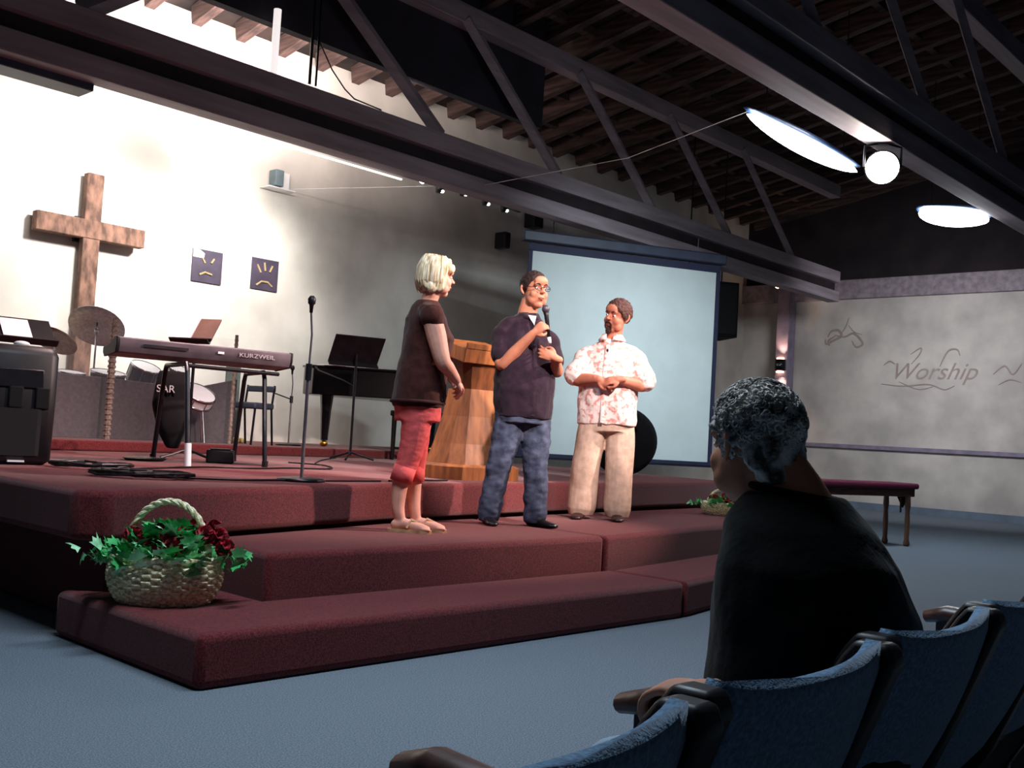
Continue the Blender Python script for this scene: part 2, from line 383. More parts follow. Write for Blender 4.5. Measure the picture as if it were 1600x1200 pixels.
strokes('swash', [([(-.12, .28), (0, .36), (.12, .30)], .016), ([(.42, .50), (.62, .62), (.60, .50), (.44, .30)], .014), ([(1.0, .25), (1.15, .55), (1.32, .58), (1.38, .46)], .018),
                  ([(-.15, -.10), (.3, -.14), (.8, -.10), (1.1, -.20), (1.3, -.12)], .013), ([(.2, -.05), (.6, -.2), (.9, -.14)], .009)], w)
d = strokes('wall_drawing', [([(-1.35, .88), (-1.28, 1.0), (-1.12, 1.02), (-1.05, .9), (-1.2, .82), (-1.38, .74), (-1.40, .84)], .028), ([(-1.05, .95), (-.96, 1.1), (-.9, 1.28)], .014),
             ([(-1.2, .92), (-.98, .88), (-.8, .95), (-.66, .85), (-.58, .72), (-.72, .66), (-.82, .8)], .024), ([(-.9, 1.12), (-.78, .98), (-.6, .92)], .01), ([(-1.3, .7), (-1.34, .8), (-1.18, .9)], .02)])
tag(d, 'faded brown painted ribbon and dove flourish above the lettering on right wall', 'wall drawing')
d2 = strokes('wall_drawing', [([(2.0, .1), (2.2, .26), (2.35, .1), (2.5, .3)], .016), ([(2.1, -.1), (2.3, 0), (2.5, -.05)], .012)]); tag(d2, 'faint brown flourish at the far right edge of the lettered wall', 'wall drawing')

# sconce and its glow
e = empty('wall_sconce', (20.12, 10.85, 2.92), 0, 'small up and down sconce lamp glowing on the mauve column', 'lamp')
MB().lathe([(.11, -.12), (.115, 0), (.11, .12)], n=20).obj('shade', M_blackm, e, smooth=True)
M_bulb = mat('warm_bulb', '#ffd9c0', .4, 0, 5, emit='#ffc6a0', es=8)
MB().lathe([(.085, .125), (.07, .16)], n=16).obj('upper_bulb', M_bulb, e); MB().lathe([(.085, -.16), (.07, -.125)], n=16).obj('lower_bulb', M_bulb, e)
MB().ell((-.115, -.02, .0), (.02, .06, .03)).obj('chrome_badge', M_chrome, e, smooth=True)
for dz, tz in ((.2, 2), (-.2, -2)):
    spot('sconce_light', (20.05, 10.8, 2.92+dz), (20.25, 10.85, 2.92+tz), 25, (1, .62, .42), 95, .8, .04)
e = empty('beam_lamp', (19.2, 10.4, 4.55), radians(-40), 'small warm lit spotlight bracket at the far end of stage beam', 'lamp')
MB().box((.25, 0, .02), (.55, .08, .05)).obj('bracket', M_raft, e); MB().cyl((-.02, 0, -.02), (-.12, -.04, -.1), .045, .06).obj('lamp_head', M_bulb, e)

# ============================================================ HANGING LIGHTS
M_lit = mat('lit_diffuser', '#ffffff', .5, 0, 5, emit='#f4faff', es=20)
M_hous = mat('blue_fixture_metal', '#33507a', .4, .1, 5)
def lens_fixture(loc, rz, L, Wd, label, lift=.0):
    e = empty('pendant_light', loc, rz, label, 'light fixture')
    m = MB(); n = 21; rs = []
    for i in range(n):
        t = -1+2*i/(n-1); w = max(.012, (1-t*t)**.75)
        rs.append([Vector((t*L/2, cos(a)*Wd/2*w, sin(a)*.10*w)) for a in [2*pi*k/20 for k in range(20)]])
    m.rings(rs).obj('diffuser', M_lit, e, smooth=True)
    h = MB(); rs = []
    for i in range(n):
        t = -1+2*i/(n-1); w = max(.012, (1-t*t)**.75)
        rs.append([Vector((t*(L/2+.03), cos(a)*(Wd/2*w+.02), .055+sin(a)*.045*w)) for a in [2*pi*k/20 for k in range(20)]])
    h.rings(rs).obj('housing', M_hous, e, smooth=True)
    for s in (-.35, .35): MB().cyl((s*L, 0, .06), (s*L, 0, 1.6), .006, n=6).obj('suspension_rod', M_blackm, e)
    return e
lens_fixture((9.0, 4.68, 4.0), 0, 2.25, .20, 'long slim canoe-shaped lit pendant between the big beams')
lens_fixture((12.65, 4.60, 4.02), radians(-24), 1.05, .62, 'short oval bright pendant light at far right under the beam')
e = empty('spotlight', (9.4, 4.1, 3.80), radians(40), 'dazzling round spotlight clamped beneath the upper right beam', 'spotlight')
Rs = Euler((0, radians(90+10), radians(-175))).to_matrix()
Rt = Vector((-9.4, -4.1, -2.9)).to_track_quat('Z', 'Y').to_matrix()
Rl = Matrix.Rotation(radians(-40), 3, 'Z') @ Rt
MB().lathe([(.07, -.26), (.10, -.22), (.15, -.05), (.165, .0), (.165, .03)], R=Rl, n=28).obj('lamp_can', M_black, e, smooth=True)
MB().lathe([(.16, .02), (.12, .055), (.05, .075), (.002, .08)], R=Rl, n=28).obj('lens', mat('dazzling_lens', '#ffffff', .3, 0, 5, emit='#fff4ea', es=120), e, smooth=True)
MB().tube([(0, .17, 0), (0, .17, .2), (0, 0, .24), (0, -.17, .2), (0, -.17, 0)], .012, 8).obj('yoke', M_blackm, e)
MB().box((0, 0, .26), (.06, .1, .08)).obj('clamp', M_blackm, e)
# track of small spots under the stage beam
e = empty('track_light', (8.75, 10.0, 4.36), radians(10), 'black track with small lit spots hanging behind the stage beam', 'track light')
MB().box((1.15, 0, .06), (2.7, .05, .05)).obj('track', M_blackm, e)
M_bead = mat('small_lit_bulb', '#ffffff', .3, 0, 5, emit='#ffffff', es=12)
MB().limb([(-.12, -.02, .05), (-.02, -.05, -.02), (.08, -.05, -.08)], [.035, .05, .03]).obj('bright_tube', M_bead, e, smooth=True)
for x, z in ((.35, -.02), (.42, -.10), (.48, .0), (.95, -.02), (1.5, -.03), (1.98, -.02)):
    q = MB().lathe([(.05, -.05), (.06, .0), (.05, .10), (.015, .13)], c=(x, -.08, z)).obj('spot_can', M_black, e, smooth=True)
    MB().ell((x, -.12, z-.035), (.026, .026, .022)).obj('bulb', M_bead, q, smooth=True)
# rods above stage beam
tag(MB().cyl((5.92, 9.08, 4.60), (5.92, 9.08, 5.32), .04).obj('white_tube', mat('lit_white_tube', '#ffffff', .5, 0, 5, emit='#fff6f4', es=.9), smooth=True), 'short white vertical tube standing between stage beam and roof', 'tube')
for x, r in ((6.28, .016), (6.36, .012)):
    tag(MB().cyl((x, 8.95, 4.62), (x, 8.95, 6.55), r, n=8).obj('hanging_rod', M_blackm), ('thicker' if r > .014 else 'thinner')+' of two black rods hanging above beam right of the white tube', 'rod', 'black rods beside the white tube')
tag(MB().tube([(6.36, 8.94, 5.1), (6.55, 8.94, 4.85), (6.75, 8.96, 4.70), (6.9, 8.98, 4.64), (7.3, 9.0, 4.63)], .008, 6).obj('loose_cable', M_black), 'loose black cable drooping onto the stage beam', 'cable')

# ============================================================ LECTERN
def octa(w, d, c, z): return [Vector(p) for p in [(-w+c, -d, z), (w-c, -d, z), (w, -d+c, z), (w, d-c, z), (w-c, d, z), (-w+c, d, z), (-w, d-c, z), (-w, -d+c, z)]]
e = empty('lectern', (5.99, 5.98, .70), radians(-9), 'oak lectern with flared faceted pedestal standing on stage behind the men', 'lectern')
MB().rings([octa(.37, .30, .10, 0), octa(.37, .30, .10, .10), octa(.34, .27, .10, .12)]).obj('plinth', M_wood, e)
MB().rings([octa(.32, .26, .10, .11), octa(.27, .21, .085, .28), octa(.215, .17, .07, .50), octa(.18, .145, .06, .72)]).obj('pedestal', M_wood, e)
MB().rings([octa(.15, .12, .05, .70), octa(.17, .14, .05, .80), octa(.205, .18, .06, .97)]).obj('neck', mat('dark_oak', '#6d3f20', .5, .2, 4, stretch=(5, 5, .6)), e)
Rd = Euler((radians(14), 0, 0)).to_matrix()
MB().box((0, 0, 1.03), (.50, .44, .12), Rd).obj('reading_desk', M_wood, e, bevel=.008)
MB().box((0, -.225, 1.055), (.48, .025, .04), Rd).obj('book_ledge', M_wood, e)

# ============================================================ GRAND PIANO
e = empty('grand_piano', (8.80, 10.42, .80), radians(-38), 'black grand piano with closed lid at back of stage behind the woman', 'piano')
out = [(.75, -.72), (.75, .72)]+[(.35, .72), (0, .62), (-.3, .38), (-.55, .18), (-.85, .05), (-1.0, -.15), (-1.02, -.45), (-.9, -.68), (-.6, -.72)]
out = out[::-1]
MB().prism(out, .64, .97).obj('case', M_lacq, e, bevel=.012)
MB().prism([(x*1.02, y*1.02) for x, y in out], .975, 1.0).obj('lid', M_lacq, e, bevel=.006)
MB().box((.86, 0, .69), (.24, 1.42, .08)).obj('keybed', M_lacq, e, bevel=.008)
k = MB()
for i in range(52): k.box((.88, -.64+i*.0246, .742), (.16, .0225, .02))
k.obj('white_keys', mat('ivory', '#e9e4d6', .4, .03, 5), e)
for x, y in ((.6, -.58), (.6, .58), (-.72, -.45)):
    lg = MB().tube([(x, y, .65), (x, y, .45), (x, y, .08)], [(.085, .085), (.065, .065), (.045, .045)], 8).obj('leg', M_lacq, e)
    MB().ell((x, y, .04), (.05, .03, .04)).obj('caster', M_brass, lg, smooth=True)
MB().box((.35, 0, .35), (.06, .2, .55)).obj('pedal_lyre', M_lacq, e)
MB().box((.30, -.1, 1.06), (.03, .7, .16), (0, .5, 0)).obj('music_desk', M_lacq, e)
tag(MB().box((0, 0, 0), (.5, .36, .012)).obj('sheet_music', M_paper, loc=(8.0, 10.3, 1.808)), 'white sheet music lying on top of the closed piano lid', 'sheet music')
e = empty('piano_bench', (8.55, 9.35, .70), radians(-42), 'low black piano bench between the woman and the lectern', 'bench')
MB().box((0, 0, .56), (.80, .34, .07)).obj('seat', M_lacq, e, bevel=.015)
for x in (-.35, .35):
    for y in (-.13, .13): MB().cyl((x, y, 0), (x, y, .53), .022, .03, 10).obj('leg', M_lacq, e)
MB().box((0, 0, .14), (.7, .025, .03)).obj('stretcher', M_lacq, e)

# ============================================================ MUSIC STANDS
def music_stand(loc, rz, dz, w, h, tilt, label, paper=False, foot=.25):
    e = empty('music_stand', loc, rz, label, 'music stand')
    MB().tube([(0, 0, .05), (0, 0, dz-.05)], .014, 10).obj('pole', M_blackm, e)
    R = Euler((tilt, 0, 0)).to_matrix()
    MB().box((0, 0, dz), (w, .012, h), R).obj('desk', M_black, e, bevel=.004)
    MB().box(Vector((0, 0, dz))+R @ Vector((0, -.035, -h/2)), (w, .06, .012), R).obj('ledge', M_black, e)
    for a in (0, 2.1, 4.2): MB().tube([(0, 0, .09), (cos(a)*foot*.6, sin(a)*foot*.6, .04), (cos(a)*foot, sin(a)*foot, .012)], .012, 8).obj('foot', M_blackm, e)
    return e
def phi(x, y): return atan2(y, x)-pi/2
music_stand((7.22, 9.05, .70), phi(7.2, 9.05)+.35, 1.22, .58, .36, radians(38), 'black music stand with tilted desk in front of the piano', foot=.28)
e = music_stand((3.42, 8.55, .70), phi(3.42, 8.55)+.3, .98, .46, .32, radians(-48), 'black music stand with white page behind the tall stage speaker')
Rp = Euler((radians(-48), 0, 0)).to_matrix()
e2 = empty('song_sheet', e.location, e.rotation_euler[2]); e2.rotation_euler = e.rotation_euler
MB().box(Vector((-.06, 0, .985))+Rp @ Vector((0, -.014, 0)), (.22, .004, .24), Rp).obj('page', M_paper, e2); tag(e2, 'white song sheet on the music stand behind the stage speaker', 'paper')
music_stand((4.72, 8.15, .70), phi(4.72, 8.15)-.5, 1.10, .36, .26, radians(-40), 'music stand holding papers directly behind the keyboard')
e2 = empty('song_book', (4.72, 8.15, .70), phi(4.72, 8.15)-.5, 'open song book on the stand behind the keyboard', 'book')
Rp = Euler((radians(-40), 0, 0)).to_matrix()
MB().box(Vector((-.10, 0, 1.11))+Rp @ Vector((0, -.018, .02)), (.19, .014, .24), Rp).obj('left_page', M_paper, e2); MB().box(Vector((.10, 0, 1.11))+Rp @ Vector((0, -.018, .02)), (.19, .014, .24), Rp).obj('cover', mat('brown_cover', '#6b5148', .7, .1, 5), e2)

# ============================================================ KEYBOARD + STAND
ku = radians(-11)
e = empty('stage_keyboard', (3.66, 7.40, 1.57), ku, 'long dark stage piano keyboard with white back lettering on black stand', 'keyboard')
kb = MB(); prof = [(0, 0), (.02, -.05), (.32, -.07), (.36, -.04), (.36, 0), (.2, .02), (.04, .07), (.0, .065)]
kb.rings([[Vector((x, y, z)) for y, z in prof] for x in (0, 1.38)])
kb.obj('case', mat('dark_plum_plastic', '#5f555c', .45, .15, 6), e, bevel=.008)
for x in (-.018, 1.38): MB().rings([[Vector((x+d, y, z*1.08)) for y, z in prof] for d in (0, .018)]).obj('end_cheek', M_black, e, bevel=.005)
kk = MB()
for i in range(52): kk.box((.04+i*.0242, .29, .008), (.0222, .14, .018))
kk.obj('white_keys', mat('ivory', '#e9e4d6'), e)
text_mesh('back_lettering', 'KURZWEIL', .046, mat('pale_grey_ink', '#a9a2a8', .5, .05, 5), Matrix.Translation((.93, -.012, .0)) @ Matrix.Rotation(radians(90), 4, 'X') @ Matrix.Scale(1.35, 4, (1, 0, 0)), e, .002)
MB().box((.78, -.012, .016), (.05, .01, .018)).obj('socket_plate', M_white, e)
MB().box((.35, -.012, .016), (.34, .01, .02)).obj('socket_panel', M_chrome, e)
def u_frame(e, a, b, top, name):
    a, b = Vector(a), Vector(b); ta = a+(b-a)*.18; tb = a+(b-a)*.82; ta.z = tb.z = top-.04
    MB().tube([a, ta+Vector((0, 0, -.03)), ta+(tb-ta)*.06+Vector((0, 0, .03)), ta+(tb-ta)*.94+Vector((0, 0, .03)), tb+Vector((0, 0, -.03)), b], .019, 10).obj(name, M_blackm, e)
e = empty('keyboard_stand', (4.3, 7.3, .70), 0, 'black tubular keyboard stand with one white taped foot', 'stand')
u_frame(e, (-.27, -.36, 0), (-.02, .62, 0), .78, 'side_frame'); u_frame(e, (.52, -.18, 0), (.80, .72, 0), .78, 'side_frame')
MB().tube([(-.18, -.08, .76), (.66, .08-.16, .76)], .016, 8).obj('crossbar', M_blackm, e)
MB().cyl((-.27, -.36, 0), (-.262, -.33, .17), .026, .026).obj('white_foot', M_white, e)
for q in ((-.02, .62), (.52, -.18), (.80, .72)): MB().cyl((*q, 0), (*q, .05), .025).obj('rubber_foot', M_black, e)
# hanging black bag with small white mark
e = empty('equipment_bag', (4.42, 7.95, .82), phi(4.4, 7.9), 'black soft bag with small white lettering hanging behind keyboard stand', 'bag')
fuse(MB().loft([((0.04, 0, -.02), .05, .05, 0), ((.02, 0, .12), .11, .08, 0), ((0, 0, .34), .15, .10, 0), ((0, 0, .52), .13, .09, 0), ((0, 0, .62), .11, .05, 0)]), 'bag_body', mat('black_cloth', '#100e12', .95, .1, 30), e, .015, 3)
text_mesh('white_lettering', 'SAR', .085, M_white, Matrix.Translation((-.12, -.105, .44)) @ Matrix.Rotation(radians(90), 4, 'X'), e, .004)
tag(MB().lathe([(.002, 0), (.14, .0), (.17, .02), (.15, .028), (.002, .03)], n=24).obj('floor_pedal', M_black, loc=(4.12, 7.75, .70)), 'flat black round pedal on stage under the keyboard', 'pedal')
b = MB().box((0, 0, .055), (.22, .16, .11)).obj('pedal_box', M_black, loc=(4.72, 7.62, .70), bevel=.012); b.rotation_euler = (0, 0, -.6); tag(b, 'small black box pedal between the legs of keyboard stand', 'pedal')
MB().box((0, -.02, .115), (.16, .1, .012)).obj('treadle', M_blackm, b)

# ============================================================ MIC STANDS
def mic_stand(loc, rz, h, label, straight=True):
    e = empty('microphone_stand', loc, rz, label, 'microphone stand')
    MB().lathe([(.002, 0), (.15, 0), (.155, .012), (.13, .022), (.03, .03), (.002, .03)], n=32).obj('base', M_blackm, e, smooth=True)
    MB().tube([(0, 0, .02), (.0, 0, h*.58)], .011, 10).obj('pole', mat('dull_steel', '#77727a', .4, .1, 8, metal=.7), e)
    MB().cyl((0, 0, h*.55), (0, 0, h*.64), .02).obj('clutch', M_black, e)
    MB().tube([(0, 0, h*.62), (.005, 0, h*.8), (-.01, 0, h*.93)], .007, 8).obj('gooseneck', mat('dull_steel', '#77727a'), e)
    m = MB().lathe([(.010, 0), (.014, .05), (.024, .06), (.026, .09), (.012, .11)], c=(-.01, 0, h*.92), n=16).obj('microphone', M_black, e, smooth=True)
    return e
e = mic_stand((3.97, 5.45, .70), phi(3.97, 5.45), 1.17, 'tall thin microphone stand with round base at stage front left')
e = mic_stand((7.28, 10.3, .80), phi(7, 10), .92, 'short microphone stand at the back wall left of the piano')
MB().tube([(0, 0, .55), (-.22, .1, .62)], .008, 8).obj('boom', M_blackm, e)
tag(MB().tube([(4.03, 5.47, 1.44), (4.9, 6.6, 1.49), (6.4, 8.2, 1.52), (7.5, 9.4, 1.53)], .006, 6).obj('boom_cable', M_black), 'taut black cable running from front microphone stand past music stand', 'cable')

# ============================================================ STAGE SPEAKER (left)
e = empty('stage_speaker', (2.72, 6.95, .70), phi(2.72, 6.95)+.25, 'tall black moulded loudspeaker standing at left edge of the stage', 'speaker')
rs = []
def sect(w, d, z, c=.06):
    pts = []
    for cx, cy, a0 in ((w-c, d-c, 0), (-w+c, d-c, pi/2), (-w+c, -d+c, pi), (w-c, -d+c, 1.5*pi)):
        for k in range(4): a = a0+k*pi/6; pts.append(Vector((cx+c*cos(a), cy+c*sin(a), z)))
    return pts
MB().rings([sect(.21, .17, .0), sect(.245, .20, .03), sect(.25, .205, .40), sect(.25, .205, .70), sect(.23, .19, .75), sect(.17, .13, .765)]).obj('cabinet', M_black, e, smooth=True)
MB().rings([[v+Vector((0, -.075, 0)) for v in sect(.17, .135, .06, .04)], [v+Vector((0, -.075, 0)) for v in sect(.17, .14, .36, .04)]]).obj('grille', mat('speaker_grille', '#0d0c10'), e)
for x in (-.07, .09): MB().box((x+.06, -.212, .43), (.09, .02, .14)).obj('port', mat('matte_black', '#060507'), e, bevel=.01)
MB().box((0, -.213, .55), (.30, .012, .12)).obj('horn', M_blackm, e, bevel=.02)
MB().ell((.04, -.06, .775), (.05, .04, .02)).obj('handle_cap', M_white, e, smooth=True)
MB().box((.02, -.2, .025), (.1, .03, .012)).obj('badge', M_white, e)

# ============================================================ DRUM AREA
M_panel = mat('charcoal_felt', '#4a4148', .95, .15, 30)
def screen_panel(p0, p1, z0, h0, h1, label):
    a, b = Vector((*p0, z0)), Vector((*p1, z0)); n = (b-a).cross(Vector((0, 0, 1))).normalized()*.025
    o = MB().add([a+n, b+n, b-n, a-n, a+n+Vector((0, 0, h0)), b+n+Vector((0, 0, h1)), b-n+Vector((0, 0, h1)), a-n+Vector((0, 0, h0))],
             [(0, 1, 2, 3), (4, 5, 6, 7), (0, 1, 5, 4), (2, 3, 7, 6), (1, 2, 6, 5), (3, 0, 4, 7)]).obj('baffle_panel', M_panel, bevel=.008)
    return tag(o, label, 'panel')
screen_panel((3.95, 10.05), (4.85, 10.15), .8, .62, .62, 'charcoal low baffle panel beside the stage speaker hiding the drums')
screen_panel((4.87, 10.15), (5.60, 10.3), .8, .62, .60, 'middle charcoal baffle panel in front of the drums')
screen_panel((5.62, 10.3), (6.42, 10.14), .8, .50, .72, 'right charcoal baffle panel with rising top edge behind keyboard')
M_hinge = mat('beige_hinge', '#a08f84', .5, .25, 40)
M_clear = bpy.data.materials.new('clear_acrylic'); M_clear.use_nodes = True
b_ = M_clear.node_tree.nodes['Principled BSDF']; b_.inputs['Alpha'].default_value = .035; b_.inputs['Roughness'].default_value = .05; b_.inputs['Base Color'].default_value = (.9, .95, 1, 1); b_.inputs['Specular IOR Level'].default_value = .2
e = empty('drum_shield', (0, 0, 0), 0, 'clear acrylic drum shield with beige hinge poles before the drums', 'drum shield')
sh = [(4.0, 9.93, 1.75), (4.88, 9.98, 2.02), (6.28, 9.98, 2.0)]
for (x, y, h) in sh[1:]:
    m = MB().cyl((x, y, .8), (x, y, h), .032 if x < 6 else .018, n=10)
    for i in range(22): m.cyl((x, y, .84+i*.052), (x, y, .862+i*.052), .040 if x < 6 else .022, n=10)
    m.obj('hinge_pole', M_hinge, e)
for a, b in zip(sh, sh[1:]):
    m = MB(); m.add([(a[0], a[1], .8), (b[0], b[1], .8), (b[0], b[1], 1.95), (a[0], a[1], 1.95 if a is not sh[0] else 1.75)], [(0, 1, 2, 3)]); o = m.obj('clear_panel', M_clear, e)
    sd = o.modifiers.new('s', 'SOLIDIFY'); sd.thickness = .006
def cymbal(base, z, r, tilt, yaw, label, m=None, dx=0):
    e = empty('cymbal', base, yaw, label, 'cymbal'); h = z-base[2]
    R = Euler((tilt, dx, 0)).to_matrix()
    MB().lathe([(.012, .03), (.04, .022), (.05, .008), (r*.6, -.004), (r, -.02), (r, -.023), (r*.6, -.008), (.05, .003), (.012, .02)], c=(0, 0, h), R=R, n=40, cap=False).obj('bronze_plate', m or M_cymb, e, smooth=True)
    MB().tube([(0, 0, .25), (0, 0, h+.04)], .011, 10).obj('stand_pole', M_chrome, e)
    MB().ell((0, 0, h-.05), (.03, .03, .04)).obj('wing_nut', M_chrome, e, smooth=True)
    for a in (0, 2.1, 4.2): MB().tube([(0, 0, .3), (cos(a)*.22, sin(a)*.22, .01)], .009, 8).obj('tripod_leg', M_chrome, e)
    return e
cymbal((5.06, 10.75, .80), 1.99, .29, radians(-40), phi(5.06, 10.75), 'large tilted cymbal on stand in front of cross upright', dx=radians(14))
cymbal((4.68, 10.85, .80), 1.80, .23, radians(-28), phi(4.68, 10.85), 'smaller tilted bronze cymbal left of the cross', mat('aged_brass', '#a89a80', .5, .15, 30, metal=.35), dx=radians(22))
def drum(c, r, h, shell, tiltx, yaw, label, head='#e9e9ee', stand=True):
    e = empty('drum', (c[0], c[1], .80), yaw, label, 'drum'); z = c[2]-.80
    R = Euler((tiltx, 0, 0)).to_matrix()
    MB().lathe([(r, -h/2), (r, h/2)], c=(0, 0, z), R=R, n=32).obj('shell', shell, e, smooth=True, auto=40)
    for s in (-1, 1):
        MB().lathe([(r*1.0, s*h/2-.012), (r*1.06, s*h/2-.012), (r*1.06, s*h/2+.012), (r*1.0, s*h/2+.012)], c=(0, 0, z), R=R, n=32, cap=False).obj('hoop', M_chrome, e, smooth=True)
        MB().lathe([(r*.99, s*h/2), (r*.99, s*h/2+.006)], c=(0, 0, z), R=R, n=32).obj('drumhead', mat('drumhead', head, .5, .03, 5), e)
    lg = MB()
    for k in range(8):
        a = k*pi/4; lg.cyl(R @ Vector((r*1.04*cos(a), r*1.04*sin(a), -h/2))+Vector((0, 0, z)), R @ Vector((r*1.04*cos(a), r*1.04*sin(a), h/2))+Vector((0, 0, z)), .006, n=6)
    lg.obj('tension_rods', M_chrome, e)
    for a in (.5, 2.6, 4.7): MB().tube([(cos(a)*r*.5, sin(a)*r*.5, max(.1, z-h/2)), (cos(a)*r, sin(a)*r, .01)], .010, 8).obj('leg', M_chrome, e)
    return e
M_navyd = mat('dark_blue_lacquer', '#1b2747', .2, .2, 5)
drum((5.04, 10.40, 1.38), .17, .20, M_navyd, radians(12), 0, 'dark blue drum behind panel left of hinge pole')
drum((4.66, 10.40, 1.36), .13, .18, M_chrome, radians(10), 0, 'small chrome snare drum behind panel left of the cross foot')
drum((5.62, 10.75, 1.50), .16, .20, M_navyd, radians(25), .2, 'blue tom drum seen beneath the left end of keyboard')
drum((5.92, 10.6, 1.52), .13, .17, M_chrome, radians(22), .2, 'chrome rimmed tom drum under the keyboard right of blue one')
drum((5.70, 9.72, 1.28), .17, .10, M_white, radians(35), .1, 'white headed low drum in notch between the baffle panels')
# amp column and chair behind the keyboard
e = empty('padded_column', (6.75, 10.75, .80), phi(6.9, 10.4), 'slim grey green padded column with pale yellow foot behind keyboard', 'column')
MB().box((0, 0, .50), (.17, .14, .88)).obj('body', mat('grey_green_felt', '#6f7f78', .9, .12, 10), e, bevel=.03)
MB().box((0.02, -.02, .03), (.32, .2, .06)).obj('foot', mat('pale_yellow', '#d9c27a', .7, .1, 8), e, bevel=.02)
e = empty('small_chair', (6.62, 10.15, .80), phi(6.6, 10.1)-.6, 'small dark metal chair behind the keyboard right of grey column', 'chair')
MB().box((0, 0, .44), (.40, .38, .07)).obj('seat', mat('slate_vinyl', '#3d4656', .6, .1, 8), e, bevel=.02)
MB().box((0, .2, .64), (.38, .04, .07)).obj('backrest', mat('slate_vinyl', '#3d4656'), e, bevel=.015)
for x in (-.18, .18):
    MB().tube([(x, .2, .68), (x, .16, .42), (x, .22, 0)], .013, 8).obj('leg', M_blackm, e)
    MB().tube([(x, -.16, .42), (x, -.2, 0)], .013, 8).obj('leg', M_blackm, e)
# round black case
e = empty('round_drum_case', (9.28, 6.87, .70), phi(9.4, 6.7)+.25, 'round black padded case standing on edge behind the man in tan trousers', 'case')
MB().lathe([(.30, -.13), (.36, -.10), (.38, 0), (.36, .10), (.30, .13)], c=(0, 0, .38), R=Euler((pi/2, 0, 0)).to_matrix(), n=40).obj('shell', mat('black_cloth', '#100e12'), e, smooth=True)
MB().tube([(-.12, -.14, .5), (-.08, -.18, .56), (.08, -.18, .56), (.12, -.14, .5)], .014, 8).obj('handle', M_black, e)

# ============================================================ CABLES ON STAGE
def coil(loc, rx, ry, n, label):
    pts = []; random.seed(int(rx*1000))
    for i in range(n*16):
        a = i*2*pi/16; k = 1-.55*random.random()*abs(sin(a*.13+1)); pts.append((cos(a)*rx*k, sin(a)*ry*k, .012+.022*abs(sin(i*.37))+random.random()*.006))
    return tag(MB().tube(pts, .007, 5).obj('coiled_cable', M_black, loc=loc), label, 'cable')
c = coil((2.98, 5.62, .70), .30, .20, 9, 'black coiled cable nearest the stage front edge'); c.rotation_euler = (0, 0, radians(-40))
c = coil((3.1, 6.5, .70), .27, .18, 7, 'black coiled cable beside the tall stage speaker'); c.rotation_euler = (0, 0, radians(-40))
def cable(pts, label, z=.708):
    P = [Vector((x, y, z)) for x, y in pts]; out = []
    for i in range(len(P)-1):
        p0, p1, p2, p3 = P[max(i-1, 0)], P[i], P[i+1], P[min(i+2, len(P)-1)]
        for k in range(6):
            t = k/6; out.append(.5*((2*p1)+(p2-p0)*t+(2*p0-5*p1+4*p2-p3)*t*t+(3*p1-p0-3*p2+p3)*t**3))
    out.append(P[-1])
    tag(MB().tube(out, .007, 6).obj('stage_cable', M_black), label, 'cable')
cable([(3.2, 5.55), (3.5, 5.4), (3.8, 5.42), (4.1, 5.4), (4.6, 5.42)], 'black cable lying along stage front through the microphone base')
cable([(2.9, 6.1), (3.5, 6.5), (4.1, 6.8), (4.5, 6.75), (4.9, 6.9), (5.3, 6.9), (5.7, 7.5), (5.6, 7.9)], 'black cable winding past the feet of the keyboard stand')
cable([(5.9, 7.9), (6.5, 8.6), (6.9, 9.0), (7.3, 9.4)], 'black cable between keyboard and black music stand')
cable([(4.7, 5.45), (5.0, 5.62), (5.2, 5.55), (5.4, 5.6)], 'short black cable on stage beside the lectern base')

# ============================================================ ALTAR BENCH (right)
e = empty('altar_bench', (11.95, 5.45, 0), radians(-16), 'long wooden altar table with maroon padded top near the right wall', 'table')
MB().box((0, 0, .735), (2.0, .44, .07)).obj('padded_top', mat('maroon_cloth', '#6a1f3a', .9, .15, 60), e, bevel=.025, seg=3)
M_bw = mat('brown_turned_wood', '#6b4a38', .5, .2, 5, stretch=(3, 3, .6))
MB().box((0, 0, .655), (1.9, .38, .10)).obj('apron', M_dkwood, e, bevel=.008)
for x in (-.86, .86):
    for y in (-.16, .16):
        MB().lathe([(.03, 0), (.04, .03), (.028, .08), (.032, .3), (.026, .42), (.036, .5), (.03, .6), (.04, .62)], c=(x, y, 0), n=14).obj('leg', M_bw, e, smooth=True)
MB().prism([(-.1, 0), (.1, 0), (.0, -.16)], -.01, .01).xf(Matrix.Translation((.97, 0, .62)) @ Matrix.Rotation(pi/2, 4, 'Z') @ Matrix.Rotation(pi/2, 4, 'X')).obj('corner_drape', mat('black_cloth', '#100e12'), e)
MB().cyl((.96, .02, .4), (.96, .02, .58), .012).obj('tassel', M_bw, e)

